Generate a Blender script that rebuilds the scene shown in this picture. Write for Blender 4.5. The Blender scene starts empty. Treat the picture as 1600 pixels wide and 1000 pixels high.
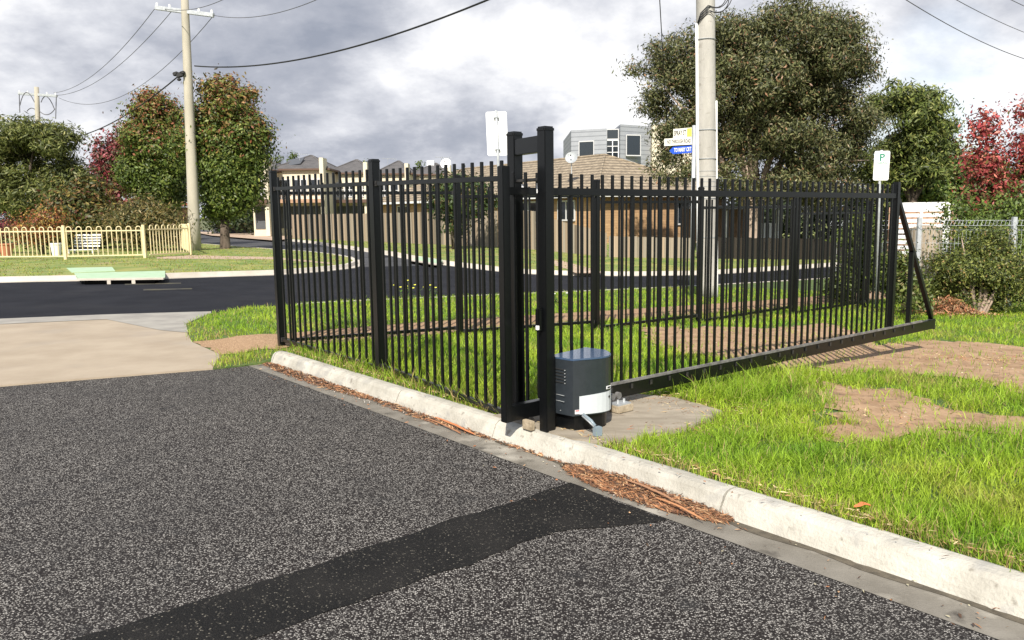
import bpy, bmesh, math, random
import numpy as np
from mathutils import Vector, Matrix

random.seed(7)
SC = bpy.context.scene
COL = SC.collection

# ------------------------------------------------------------------ camera
F = 1256.0; CH = 1.72
PITCH = math.atan((500-333)/F); ROLL = math.radians(0.75)
fw = np.array([0, math.cos(PITCH), -math.sin(PITCH)]); rt = np.array([1., 0, 0]); up = np.cross(rt, fw)
RT = math.cos(ROLL)*rt-math.sin(ROLL)*up; UP = math.sin(ROLL)*rt+math.cos(ROLL)*up
RM = np.array([RT, UP, fw])
cd = bpy.data.cameras.new('camera'); cam = bpy.data.objects.new('camera', cd); COL.objects.link(cam)
cd.sensor_width = 36; cd.lens = 36*F/1600; cd.clip_start = 0.05; cd.clip_end = 3000
m = Matrix(((RT[0], UP[0], -fw[0], 0), (RT[1], UP[1], -fw[1], 0), (RT[2], UP[2], -fw[2], CH), (0, 0, 0, 1)))
cam.matrix_world = m
SC.camera = cam
SC.view_settings.view_transform = 'Standard'; SC.view_settings.look = 'None'
SC.view_settings.exposure = 0.50; SC.view_settings.gamma = 1.0
SC.cycles.use_denoising = True
SC.cycles.max_bounces = 5; SC.cycles.transparent_max_bounces = 4

def raydir(px, py):
    return RM.T @ np.array([(px-800)/F, -(py-500)/F, 1.0])

# ------------------------------------------------------------------ sun and sky
AZ = math.radians(9); EL = math.radians(42)
sd = bpy.data.lights.new('sun', 'SUN'); sd.energy = 5.0; sd.angle = math.radians(0.55); sd.color = (1.0, 0.94, 0.84)
sun = bpy.data.objects.new('sun', sd); COL.objects.link(sun)
sun.rotation_euler = Vector((math.sin(AZ)*math.cos(EL), math.cos(AZ)*math.cos(EL), -math.sin(EL))).to_track_quat('-Z', 'Y').to_euler()

W = bpy.data.worlds.new('World'); SC.world = W; W.use_nodes = True
nt = W.node_tree; N = nt.nodes; L = nt.links; N.clear()
def nd(t, **k):
    n = N.new(t)
    for a, b in k.items(): setattr(n, a, b)
    return n
def lk(a, b): L.new(a, b)
out = nd('ShaderNodeOutputWorld'); bg = nd('ShaderNodeBackground'); lk(bg.outputs[0], out.inputs[0]); bg.inputs[1].default_value = 0.12
sky = nd('ShaderNodeTexSky', sky_type='NISHITA'); sky.sun_disc = False; sky.sun_elevation = EL; sky.sun_rotation = math.pi+AZ
tc = nd('ShaderNodeTexCoord')
nrm = nd('ShaderNodeVectorMath', operation='NORMALIZE'); lk(tc.outputs['Generated'], nrm.inputs[0])
sep = nd('ShaderNodeSeparateXYZ'); lk(nrm.outputs[0], sep.inputs[0])
addz = nd('ShaderNodeMath', operation='ADD'); lk(sep.outputs[2], addz.inputs[0]); addz.inputs[1].default_value = 0.42
mx = nd('ShaderNodeMath', operation='MAXIMUM'); lk(addz.outputs[0], mx.inputs[0]); mx.inputs[1].default_value = 0.05
dx = nd('ShaderNodeMath', operation='DIVIDE'); lk(sep.outputs[0], dx.inputs[0]); lk(mx.outputs[0], dx.inputs[1])
dy = nd('ShaderNodeMath', operation='DIVIDE'); lk(sep.outputs[1], dy.inputs[0]); lk(mx.outputs[0], dy.inputs[1])
cmb = nd('ShaderNodeCombineXYZ'); lk(dx.outputs[0], cmb.inputs[0]); lk(dy.outputs[0], cmb.inputs[1])
n1 = nd('ShaderNodeTexNoise'); n1.inputs['Scale'].default_value = 3.0; n1.inputs['Detail'].default_value = 9; n1.inputs['Roughness'].default_value = 0.60; n1.inputs['Distortion'].default_value = 0.1
lk(cmb.outputs[0], n1.inputs['Vector'])
def mathn(op, a, b):
    n = nd('ShaderNodeMath', operation=op)
    for i, v in enumerate((a, b)):
        if isinstance(v, (int, float)): n.inputs[i].default_value = v
        else: lk(v, n.inputs[i])
    return n.outputs[0]
# brightness of the cloud deck: noise plus broad bright and dark banks at their own compass directions
val = mathn('MULTIPLY_ADD', n1.outputs[0], 2.5); N[-1].inputs[2].default_value = -0.67
BANKS = [(90, 85, .17, .42), (330, 60, .10, .10), (640, 150, .11, .42), (880, 130, .12, .32), (760, 70, .12, .15), (1000, 190, .10, .2), (1500, 60, .22, .18), (1510, 215, .05, .5), (930, 30, .14, .10),
         (200, 0, .13, -.36), (560, 45, .08, -.24), (440, 70, .09, -.10), (570, 235, .13, -.18), (700, 235, .12, -.24), (620, 205, .06, -.2), (90, 140, .10, -.10), (200, 170, .14, -.12), (410, 190, .14, -.15), (830, 250, .08, -.2)]
for px, py, s, a in BANKS:
    d = raydir(px, py); d = d/np.linalg.norm(d)
    ds = nd('ShaderNodeVectorMath', operation='DISTANCE'); lk(nrm.outputs[0], ds.inputs[0]); ds.inputs[1].default_value = tuple(d)
    mr = nd('ShaderNodeMapRange', interpolation_type='SMOOTHERSTEP'); lk(ds.outputs['Value'], mr.inputs[0])
    mr.inputs[1].default_value = 0; mr.inputs[2].default_value = s*1.5; mr.inputs[3].default_value = a; mr.inputs[4].default_value = 0
    val = mathn('ADD', val, mr.outputs[0])
rmp = nd('ShaderNodeValToRGB'); lk(val, rmp.inputs[0])
cr = rmp.color_ramp; cr.elements[0].position = 0.0; cr.elements[0].color = (2.1, 2.3, 2.8, 1); cr.elements[1].position = 1.0; cr.elements[1].color = (6.6, 6.6, 6.7, 1)
e = cr.elements.new(0.35); e.color = (3.0, 3.15, 3.6, 1)
e = cr.elements.new(0.65); e.color = (4.5, 4.6, 4.95, 1)
# small openings of blue between the clouds
n2 = nd('ShaderNodeTexNoise'); n2.inputs['Scale'].default_value = 1.1; n2.inputs['Detail'].default_value = 6; lk(cmb.outputs[0], n2.inputs['Vector'])
hole = mathn('MULTIPLY_ADD', n2.outputs[0], 2.5); N[-1].inputs[2].default_value = -1.75
for px, py, s, a in [(1485, 140, .15, 1.0), (800, 235, .07, .3), (170, 200, .06, .25), (1010, 90, .08, .25)]:
    d = raydir(px, py); d = d/np.linalg.norm(d)
    ds = nd('ShaderNodeVectorMath', operation='DISTANCE'); lk(nrm.outputs[0], ds.inputs[0]); ds.inputs[1].default_value = tuple(d)
    mr = nd('ShaderNodeMapRange', interpolation_type='SMOOTHERSTEP'); lk(ds.outputs['Value'], mr.inputs[0])
    mr.inputs[1].default_value = 0; mr.inputs[2].default_value = s*1.5; mr.inputs[3].default_value = a; mr.inputs[4].default_value = 0
    hole = mathn('ADD', hole, mr.outputs[0])
# overhead and behind the camera the cloud has broken up: mostly clear blue
mz = nd('ShaderNodeMapRange', interpolation_type='SMOOTHSTEP'); lk(sep.outputs[2], mz.inputs[0]); mz.inputs[1].default_value = .45; mz.inputs[2].default_value = .75; mz.inputs[3].default_value = 0; mz.inputs[4].default_value = .9
hole = mathn('ADD', hole, mz.outputs[0])
my = nd('ShaderNodeMapRange', interpolation_type='SMOOTHSTEP'); lk(sep.outputs[1], my.inputs[0]); my.inputs[1].default_value = .25; my.inputs[2].default_value = -.25; my.inputs[3].default_value = 0; my.inputs[4].default_value = .9
hole = mathn('ADD', hole, my.outputs[0])
hc = nd('ShaderNodeClamp'); lk(hole, hc.inputs[0])
mixs = nd('ShaderNodeMix', data_type='RGBA'); lk(hc.outputs[0], mixs.inputs[0]); lk(rmp.outputs[0], mixs.inputs[6]); lk(sky.outputs[0], mixs.inputs[7])
lk(mixs.outputs[2], bg.inputs[0])

# ------------------------------------------------------------------ ground shape
U = np.array([.777, .630]); V = np.array([-.630, .777]); O = np.array([.25, 5.74])   # gate line, kerb line, front gate post
def uv(u, v): p = O+U*u+V*v; return float(p[0]), float(p[1])
def Tn(x, y):
    x = np.asarray(x, float); y = np.asarray(y, float)
    u = (x-O[0])*U[0]+(y-O[1])*U[1]; v = (x-O[0])*V[0]+(y-O[1])*V[1]
    s = u-2.3; sp = np.where(s > 20, s, np.log1p(np.exp(np.minimum(s, 20))))
    D = 1.5*(1-np.exp(-.052*sp/1.5))
    t = np.clip((v-13)/16, 0, 1); w = 1-.78*t*t*(3-2*t)
    return -D*w
def T(x, y): return float(Tn(x, y))
EDGE = []
def dipn(x, y):
    """the verge ramps down to meet the driveway apron"""
    x = np.asarray(x, float); y = np.asarray(y, float); dm = np.full(x.shape, 9.)
    for (ax, ay), (bx, by) in zip(EDGE, EDGE[1:]):
        L2 = (bx-ax)**2+(by-ay)**2; t = np.clip(((x-ax)*(bx-ax)+(y-ay)*(by-ay))/L2, 0, 1); dm = np.minimum(dm, np.hypot(x-ax-t*(bx-ax), y-ay-t*(by-ay)))
    t = np.clip(dm/.75, 0, 1); return -.095*(1-t*t*(3-2*t))
def at(px, py, off=0.13):
    d = raydir(px, py); z = off
    for i in range(25):
        t = (z-CH)/d[2]; p = d*t; z = .5*z+.5*(T(p[0], p[1])+off)
    return Vector((p[0], p[1], T(p[0], p[1])+off))
def atY(px, py, Y):
    d = raydir(px, py); t = Y/d[1]; return Vector((d[0]*t, Y, CH+d[2]*t))
def g(x, y, off=.13): return Vector((x, y, T(x, y)+off))
def pin(x, y, poly):
    x = np.asarray(x); y = np.asarray(y); c = np.zeros(x.shape, bool); n = len(poly)
    for i in range(n):
        x1, y1 = poly[i][:2]; x2, y2 = poly[(i+1) % n][:2]
        if y1 == y2: continue
        k = ((y1 > y) != (y2 > y)) & (x < (x2-x1)*(y-y1)/(y2-y1)+x1); c ^= k
    return c

# ------------------------------------------------------------------ materials
def pm(name, c1, c2=None, scale=8., rough=.7, metal=0., bump=0., bscale=None, detail=5, stretch=None, spec=.5, lo=.35, hi=.65, coat=0):
    mt = bpy.data.materials.new(name); mt.use_nodes = True; t = mt.node_tree; n = t.nodes; l = t.links
    b = n['Principled BSDF']; b.inputs['Roughness'].default_value = rough; b.inputs['Metallic'].default_value = metal
    b.inputs['Specular IOR Level'].default_value = spec
    if coat: b.inputs['Coat Weight'].default_value = coat; b.inputs['Coat Roughness'].default_value = .08
    tcn = n.new('ShaderNodeTexCoord'); vec = tcn.outputs['Object']
    if stretch:
        mp = n.new('ShaderNodeMapping'); mp.inputs['Scale'].default_value = stretch; l.new(vec, mp.inputs[0]); vec = mp.outputs[0]
    if c2 is None: b.inputs['Base Color'].default_value = (*c1, 1)
    else:
        ns = n.new('ShaderNodeTexNoise'); ns.inputs['Scale'].default_value = scale; ns.inputs['Detail'].default_value = detail; ns.inputs['Roughness'].default_value = .6; l.new(vec, ns.inputs['Vector'])
        r = n.new('ShaderNodeValToRGB'); r.color_ramp.elements[0].position = lo; r.color_ramp.elements[1].position = hi
        r.color_ramp.elements[0].color = (*c1, 1); r.color_ramp.elements[1].color = (*c2, 1)
        l.new(ns.outputs[0], r.inputs[0]); l.new(r.outputs[0], b.inputs['Base Color'])
    if bump:
        nb = n.new('ShaderNodeTexNoise'); nb.inputs['Scale'].default_value = bscale or scale*3; nb.inputs['Detail'].default_value = 6; l.new(vec, nb.inputs['Vector'])
        bp = n.new('ShaderNodeBump'); bp.inputs['Strength'].default_value = bump; bp.inputs['Distance'].default_value = .02; l.new(nb.outputs[0], bp.inputs['Height']); l.new(bp.outputs[0], b.inputs['Normal'])
    return mt
def overlay(mt, col, scale, lo, hi, fac=1., stretch=None, seed=0):
    """second layer of noise-shaped stain over a material's base colour"""
    t = mt.node_tree; n = t.nodes; l = t.links; b = n['Principled BSDF']; bc = b.inputs['Base Color']
    tcn = n.new('ShaderNodeTexCoord'); mp = n.new('ShaderNodeMapping'); mp.inputs['Location'].default_value = (seed, seed*2.3, 0); l.new(tcn.outputs['Object'], mp.inputs[0])
    if stretch: mp.inputs['Scale'].default_value = stretch
    ns = n.new('ShaderNodeTexNoise'); ns.inputs['Scale'].default_value = scale; ns.inputs['Detail'].default_value = 7; l.new(mp.outputs[0], ns.inputs['Vector'])
    mr = n.new('ShaderNodeMapRange'); mr.inputs[1].default_value = lo; mr.inputs[2].default_value = hi; mr.inputs[4].default_value = fac; l.new(ns.outputs[0], mr.inputs[0])
    mix = n.new('ShaderNodeMix'); mix.data_type = 'RGBA'; l.new(mr.outputs[0], mix.inputs[0])
    if bc.is_linked: l.new(bc.links[0].from_socket, mix.inputs[6])
    else: mix.inputs[6].default_value = bc.default_value
    mix.inputs[7].default_value = (*col, 1); l.new(mix.outputs[2], bc)
    return mt
def speckle(name, dark, light, scale, cut, base=(.05, .05, .05), rough=.8, bump=.5, amount=1., mid=.5):
    """stones set in bitumen or mortar: voronoi cells with a random grey each"""
    mt = bpy.data.materials.new(name); mt.use_nodes = True; t = mt.node_tree; n = t.nodes; l = t.links; b = n['Principled BSDF']
    b.inputs['Roughness'].default_value = rough; b.inputs['Specular IOR Level'].default_value = .18
    tcn = n.new('ShaderNodeTexCoord'); vo = n.new('ShaderNodeTexVoronoi'); vo.inputs['Scale'].default_value = scale; l.new(tcn.outputs['Object'], vo.inputs['Vector'])
    sp = n.new('ShaderNodeSeparateColor'); l.new(vo.outputs['Color'], sp.inputs[0])
    r = n.new('ShaderNodeValToRGB'); e = r.color_ramp.elements
    e[0].position = cut; e[0].color = (*dark, 1); e[1].position = 1; e[1].color = (*light, 1)
    q = e.new(min(.99, cut+(1-cut)*mid)); q.color = tuple(dark[i]*.55+light[i]*.45 for i in range(3))+(1,)
    l.new(sp.outputs[0], r.inputs[0])
    mr = n.new('ShaderNodeMapRange'); mr.inputs[1].default_value = .25/1; mr.inputs[2].default_value = .62; l.new(vo.outputs['Distance'], mr.inputs[0])
    mix = n.new('ShaderNodeMix'); mix.data_type = 'RGBA'; l.new(mr.outputs[0], mix.inputs[0]); l.new(r.outputs[0], mix.inputs[6]); mix.inputs[7].default_value = (*base, 1)
    l.new(mix.outputs[2], b.inputs['Base Color'])
    bp = n.new('ShaderNodeBump'); bp.inputs['Strength'].default_value = bump; bp.inputs['Distance'].default_value = .006; bp.invert = True
    l.new(vo.outputs['Distance'], bp.inputs['Height']); l.new(bp.outputs[0], b.inputs['Normal'])
    return mt
def attr_mat(name, rough=.6, transl=.25, spec=.3):
    mt = bpy.data.materials.new(name); mt.use_nodes = True; t = mt.node_tree; n = t.nodes; l = t.links; b = n['Principled BSDF']
    b.inputs['Roughness'].default_value = rough; b.inputs['Specular IOR Level'].default_value = spec
    a = n.new('ShaderNodeAttribute'); a.attribute_name = 'Col'; l.new(a.outputs['Color'], b.inputs['Base Color'])
    if transl:
        tr = n.new('ShaderNodeBsdfTranslucent'); l.new(a.outputs['Color'], tr.inputs[0]); mx = n.new('ShaderNodeMixShader'); mx.inputs[0].default_value = transl
        o = n['Material Output']; l.new(b.outputs[0], mx.inputs[1]); l.new(tr.outputs[0], mx.inputs[2]); l.new(mx.outputs[0], o.inputs[0])
    return mt
def banded(name, c1, c2, period, rough=.7, depth=.6, noise=14., sharp=.18, gap=(.05, .05, .05), gapmix=.6):
    """horizontal courses (roof tiles, weatherboards) as a function of height, with per-tile tone"""
    mt = bpy.data.materials.new(name); mt.use_nodes = True; t = mt.node_tree; n = t.nodes; l = t.links; b = n['Principled BSDF']; b.inputs['Roughness'].default_value = rough
    g_ = n.new('ShaderNodeNewGeometry'); s = n.new('ShaderNodeSeparateXYZ'); l.new(g_.outputs['Position'], s.inputs[0])
    dv = n.new('ShaderNodeMath'); dv.operation = 'DIVIDE'; l.new(s.outputs[2], dv.inputs[0]); dv.inputs[1].default_value = period
    fr = n.new('ShaderNodeMath'); fr.operation = 'FRACT'; l.new(dv.outputs[0], fr.inputs[0])
    fl = n.new('ShaderNodeMath'); fl.operation = 'FLOOR'; l.new(dv.outputs[0], fl.inputs[0])
    cb = n.new('ShaderNodeCombineXYZ'); l.new(s.outputs[0], cb.inputs[0]); l.new(s.outputs[1], cb.inputs[1]); l.new(fl.outputs[0], cb.inputs[2])
    ns = n.new('ShaderNodeTexNoise'); ns.inputs['Scale'].default_value = noise/10; ns.inputs['Detail'].default_value = 4; l.new(cb.outputs[0], ns.inputs['Vector'])
    r = n.new('ShaderNodeValToRGB'); r.color_ramp.elements[0].position = .3; r.color_ramp.elements[1].position = .7; r.color_ramp.elements[0].color = (*c1, 1); r.color_ramp.elements[1].color = (*c2, 1)
    l.new(ns.outputs[0], r.inputs[0])
    mr = n.new('ShaderNodeMapRange'); mr.inputs[1].default_value = 0; mr.inputs[2].default_value = sharp; mr.inputs[3].default_value = gapmix; mr.inputs[4].default_value = 0; l.new(fr.outputs[0], mr.inputs[0])
    mix = n.new('ShaderNodeMix'); mix.data_type = 'RGBA'; l.new(mr.outputs[0], mix.inputs[0]); l.new(r.outputs[0], mix.inputs[6]); mix.inputs[7].default_value = (*gap, 1); l.new(mix.outputs[2], b.inputs['Base Color'])
    bp = n.new('ShaderNodeBump'); bp.inputs['Strength'].default_value = depth; bp.inputs['Distance'].default_value = .05; bp.invert = True; l.new(fr.outputs[0], bp.inputs['Height']); l.new(bp.outputs[0], b.inputs['Normal'])
    return mt

M = {}
M['asphalt'] = speckle('coarse_asphalt', (.020, .018, .017), (.57, .54, .49), 120, .29, base=(.016, .0125, .0115), rough=.75, bump=.9, mid=.5)
overlay(M['asphalt'], (.025, .024, .024), .8, .45, .75, .35)
overlay(M['asphalt'], (.022, .022, .023), 4.5, .58, .74, .5, seed=12)
overlay(M['asphalt'], (.15, .145, .14), 14, .62, .80, .22, seed=17)
M['patch'] = speckle('new_asphalt_patch', (.012, .011, .010), (.22, .20, .16), 112, .88, base=(.007, .007, .007), rough=.8, bump=.8)
overlay(M['patch'], (.022, .02, .018), 3, .45, .75, .7, seed=3)
overlay(M['patch'], (.06, .055, .048), 40, .6, .72, .5, seed=5)
M['road'] = pm('smooth_asphalt', (.011, .012, .016), (.018, .019, .024), scale=1.2, rough=.85, spec=.12, bump=.25, bscale=160)
overlay(M['road'], (.032, .032, .035), .5, .55, .75, .6, seed=3)
M['old_road'] = pm('worn_asphalt', (.035, .036, .04), (.06, .06, .064), scale=1.5, rough=.8, bump=.3, bscale=120)
M['apron'] = pm('beige_concrete', (.31, .25, .18), (.37, .305, .225), scale=1.6, rough=.85, bump=.15, bscale=90)
overlay(M['apron'], (.25, .22, .19), .9, .55, .8, .6, seed=5)
overlay(M['apron'], (.20, .16, .11), 55, .68, .75, .5, seed=8)
M['apron_grey'] = pm('grey_concrete', (.24, .225, .20), (.33, .31, .27), scale=2.2, rough=.85, bump=.15, bscale=90)
M['kerb'] = pm('kerb_concrete', (.34, .32, .27), (.50, .475, .41), scale=3.5, rough=.9, bump=.35, bscale=55)
overlay(M['kerb'], (.27, .265, .25), 5.5, .56, .66, .5, seed=2)
overlay(M['kerb'], (.14, .12, .09), 16, .63, .72, .6, seed=6)
M['gutter'] = pm('gutter_concrete', (.14, .125, .10), (.23, .21, .175), scale=2.5, rough=.6, bump=.2, bscale=70)
overlay(M['gutter'], (.40, .37, .31), 2.2, .58, .68, .8, stretch=(1, 1, 1), seed=4)
overlay(M['gutter'], (.045, .038, .03), 6, .60, .72, .8, seed=9)
M['far_kerb'] = pm('pale_kerb_concrete', (.42, .38, .32), (.55, .50, .43), scale=1.2, rough=.9)
M['path'] = speckle('exposed_aggregate', (.28, .17, .09), (.62, .43, .27), 75, .15, base=(.26, .17, .10), rough=.85, bump=.5)
M['far_path'] = pm('pinkish_path', (.36, .26, .18), (.46, .34, .25), scale=3, rough=.9)
sheet_silt = None
M['silt'] = pm('damp_silt', (.06, .05, .035), (.12, .10, .07), scale=14, rough=.7, bump=.4)
M['lawn'] = pm('lawn_soil', (.045, .085, .018), (.10, .14, .03), scale=5, rough=.95, bump=.6, bscale=40)
M['far_lawn'] = pm('clipped_grass', (.10, .17, .03), (.20, .24, .06), scale=1.3, rough=.95, bump=.9, bscale=14)
overlay(M['far_lawn'], (.34, .30, .09), .9, .45, .7, .8, seed=6)
overlay(M['far_lawn'], (.27, .20, .11), .7, .56, .72, .7, seed=4)
M['ground'] = pm('open_ground', (.07, .10, .03), (.14, .13, .06), scale=.4, rough=.95)
M['soil'] = pm('bare_soil', (.27, .165, .088), (.39, .255, .15), scale=4, rough=.95, bump=.35, bscale=45)
overlay(M['soil'], (.11, .07, .045), 9, .56, .7, .6, seed=1)
overlay(M['soil'], (.42, .33, .24), 60, .66, .72, .7, seed=7)
M['pad'] = pm('pad_concrete', (.23, .195, .145), (.33, .285, .22), scale=3, rough=.85, bump=.25, bscale=60, stretch=(1, 3, 1))
M['black'] = pm('black_powdercoat', (.0025, .003, .0035), (.004, .0045, .005), scale=40, rough=.30, spec=.4)
M['black_dusty'] = pm('dusty_black_steel', (.012, .012, .013), (.035, .032, .028), scale=18, rough=.5)
M['rack'] = pm('worn_steel_rack', (.12, .115, .11), (.25, .24, .23), scale=14, rough=.55, metal=.3)
M['galv'] = pm('galvanised_steel', (.42, .44, .45), (.56, .58, .59), scale=9, rough=.5, metal=.35)
M['galv_dark'] = pm('dull_galvanised', (.30, .32, .33), (.40, .42, .43), scale=9, rough=.55, metal=.3)
M['white'] = pm('white_paint', (.80, .80, .79), rough=.45)
M['white_pvc'] = pm('white_conduit', (.78, .78, .77), rough=.5)
M['motor'] = pm('slate_grey_cover', (.021, .026, .031), (.026, .032, .038), scale=30, rough=.28, spec=.6)
M['motor_top'] = pm('glossy_lid_painted_sky', (.05, .085, .15), rough=.2, spec=.7, coat=.1)  # blue of the reflected sky painted into the base colour
M['silver'] = pm('light_grey_panel', (.52, .55, .56), rough=.4)
M['label_red'] = pm('red_print', (.55, .05, .05), rough=.5)
M['ink'] = pm('dark_print', (.02, .02, .02), rough=.6)
M['green_ink'] = pm('green_print', (.01, .20, .12), rough=.5)
M['blue'] = pm('blue_sign_face', (.005, .07, .50), rough=.4)
M['yellow'] = pm('yellow_sticker', (.75, .72, .08), rough=.5)
M['sign_cream'] = pm('off_white_sign_face', (.72, .70, .62), rough=.4)
M['cream'] = pm('cream_fence_paint', (.64, .54, .31), (.70, .60, .36), scale=5, rough=.5)
M['pole'] = pm('weathered_concrete_pole', (.34, .325, .29), (.45, .43, .385), scale=3, rough=.9, bump=.4, bscale=30, stretch=(1, 1, .25))
overlay(M['pole'], (.22, .20, .17), 5, .6, .72, .6, stretch=(1, 1, 2.5))
M['pole_tan'] = pm('tan_concrete_pole', (.36, .33, .26), (.46, .42, .335), scale=2, rough=.9, stretch=(1, 1, .3))
M['bark'] = pm('bark', (.05, .035, .025), (.13, .10, .075), scale=6, rough=.95, bump=.8, bscale=20, stretch=(1, 1, .3))
M['pale_bark'] = pm('pale_smooth_bark', (.28, .21, .15), (.42, .32, .25), scale=3, rough=.9, bump=.4, stretch=(1, 1, .3))
M['leaf'] = attr_mat('leaf', rough=.5, transl=.22, spec=.35)
M['grassblade'] = attr_mat('grass_blade', rough=.55, transl=.35, spec=.3)
M['litter'] = attr_mat('dry_bark_and_leaf', rough=.8, transl=0)
M['timber'] = attr_mat('weathered_timber', rough=.9, transl=0)
M['wire'] = pm('black_cable', (.01, .01, .011), rough=.6)
M['wire_grey'] = pm('grey_wire', (.09, .09, .10), rough=.6)
M['tile'] = banded('brown_roof_tile', (.17, .13, .085), (.42, .34, .23), .20, depth=1., sharp=.55, noise=42, gap=(.04, .03, .02), gapmix=.9)
M['slate'] = banded('grey_roof_tile', (.075, .07, .068), (.13, .12, .115), .17, depth=.6, sharp=.3, gapmix=.6)
M['redroof'] = pm('terracotta_roof', (.40, .11, .06), (.50, .17, .10), scale=3, rough=.8)
M['render'] = pm('cream_render', (.62, .55, .41), (.68, .61, .47), scale=.8, rough=.9)
M['brick'] = banded('orange_boards', (.35, .215, .115), (.47, .30, .155), .15, depth=.3, sharp=.2, gap=(.2, .12, .06), gapmix=.5)
M['brick_brown'] = banded('brown_brick', (.30, .17, .10), (.42, .25, .15), .09, depth=.3, sharp=.2, gap=(.3, .25, .2), gapmix=.4)
M['clad'] = banded('blue_grey_cladding', (.27, .285, .305), (.31, .325, .345), .42, depth=.5, sharp=.22, gap=(.10, .11, .13), gapmix=.85)
M['glass'] = pm('dark_window_glass', (.015, .02, .028), rough=.08, spec=.8)
M['frame'] = pm('window_frame', (.55, .55, .55), rough=.5)
M['fascia'] = pm('brown_fascia', (.10, .055, .035), rough=.6)
M['dark'] = pm('dark_recess', (.002, .002, .002), rough=1, spec=0)
M['drain'] = pm('green_painted_concrete', (.33, .46, .30), (.40, .54, .37), scale=3, rough=.8)
M['grey_fence'] = pm('grey_panel', (.07, .075, .08), (.10, .105, .11), scale=3, rough=.8)
M['block'] = pm('old_timber_block', (.24, .19, .12), (.42, .35, .25), scale=12, rough=.9, bump=.4)
M['jbox'] = pm('pale_blue_grey_plastic', (.20, .25, .28), rough=.4)
M['red'] = pm('red_band', (.6, .03, .03), rough=.5)
M['pot'] = pm('terracotta_pot', (.42, .16, .08), rough=.8)
M['yellow_line'] = pm('faded_yellow_marking', (.08, .07, .04), (.025, .024, .022), scale=3, rough=.8)

# ------------------------------------------------------------------ builders
WL = {}     # world origin of every linked thing / part
def tag(o, label=None, cat=None, group=None, kind=None):
    if label: o['label'] = label
    if cat: o['category'] = cat
    if group: o['group'] = group
    if kind: o['kind'] = kind
    return o
def thing(name, loc, label, cat, group=None):
    o = bpy.data.objects.new(name, None); COL.objects.link(o); o.location = loc; o.empty_display_size = .1
    WL[o.name] = Vector(loc); return tag(o, label, cat, group)
def place(o, parent, origin):
    COL.objects.link(o)
    if parent is not None:
        o.parent = parent; o.location = Vector(origin)-WL[parent.name]
    else: o.location = origin
    WL[o.name] = Vector(origin); return o
class MB:
    def __init__(s): s.v = []; s.f = []; s.c = []
    def add(s, vs, fs, col=None):
        b = len(s.v); s.v += [tuple(p) for p in vs]; s.f += [tuple(b+i for i in f) for f in fs]
        s.c += [col or (1, 1, 1)]*len(vs); return s
    def obox(s, c, ax, ay, az, hx, hy, hz, col=None):
        c = Vector(c); ax = Vector(ax)*hx; ay = Vector(ay)*hy; az = Vector(az)*hz
        vs = [c+ax*i+ay*j+az*k for k in (-1, 1) for j in (-1, 1) for i in (-1, 1)]
        return s.add(vs, [(0, 2, 3, 1), (4, 5, 7, 6), (0, 1, 5, 4), (2, 6, 7, 3), (0, 4, 6, 2), (1, 3, 7, 5)], col)
    def box(s, c, size, ax=(1, 0, 0), ay=(0, 1, 0), col=None):
        return s.obox(c, ax, ay, (0, 0, 1), size[0]/2, size[1]/2, size[2]/2, col)
    def bar(s, a, b, w, h=None, col=None, side=None):
        a = Vector(a); b = Vector(b); d = (b-a); l = d.length; d.normalize()
        sd = Vector(side) if side else (d.cross(Vector((0, 0, 1))) if abs(d.z) < .95 else Vector((U[0], U[1], 0)))
        sd.normalize(); n = sd.cross(d).normalized()
        return s.obox((a+b)/2, d, sd, n, l/2, w/2, (h or w)/2, col)
    def tube(s, pts, r, n=8, cap=True, col=None):
        pts = [Vector(p) for p in pts]; rs = r if isinstance(r, (list, tuple)) else [r]*len(pts); vs = []; fs = []
        prev = None
        for i, p in enumerate(pts):
            d = (pts[min(i+1, len(pts)-1)]-pts[max(i-1, 0)]).normalized()
            if prev is None: a = d.orthogonal().normalized()
            else: a = (prev-d*prev.dot(d)).normalized()
            prev = a; b = d.cross(a)
            vs += [p+(a*math.cos(2*math.pi*k/n)+b*math.sin(2*math.pi*k/n))*rs[i] for k in range(n)]
        for i in range(len(pts)-1):
            fs += [(i*n+k, i*n+(k+1) % n, (i+1)*n+(k+1) % n, (i+1)*n+k) for k in range(n)]
        if cap: fs += [tuple(range(n))[::-1], tuple((len(pts)-1)*n+k for k in range(n))]
        return s.add(vs, fs, col)
    def prism(s, poly, z0, z1, col=None):
        n = len(poly); vs = [(x, y, z0) for x, y in poly]+[(x, y, z1) for x, y in poly]
        return s.add(vs, [tuple(range(n))[::-1], tuple(range(n, 2*n))]+[(i, (i+1) % n, n+(i+1) % n, n+i) for i in range(n)], col)
    def build(s, name, mat, parent=None, origin=None, bevel=0, seg=2, smooth=False, cols=False, fix=True):
        if origin is None: origin = WL[parent.name] if parent is not None else Vector((0, 0, 0))
        origin = Vector(origin)
        me = bpy.data.meshes.new(name); me.from_pydata([Vector(p)-origin for p in s.v], [], s.f); me.materials.append(mat)
        if cols:
            a = me.color_attributes.new('Col', 'FLOAT_COLOR', 'POINT'); a.data.foreach_set('color', np.array([(*c, 1) for c in s.c], np.float32).ravel())
        if bevel or fix:
            bm = bmesh.new(); bm.from_mesh(me); bmesh.ops.recalc_face_normals(bm, faces=bm.faces)
            if bevel: bmesh.ops.bevel(bm, geom=list(bm.edges), offset=bevel, segments=seg, affect='EDGES', clamp_overlap=True)
            bm.to_mesh(me); bm.free()
        if smooth: me.polygons.foreach_set('use_smooth', [True]*len(me.polygons))
        me.update()
        return place(bpy.data.objects.new(name, me), parent, origin)
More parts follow.
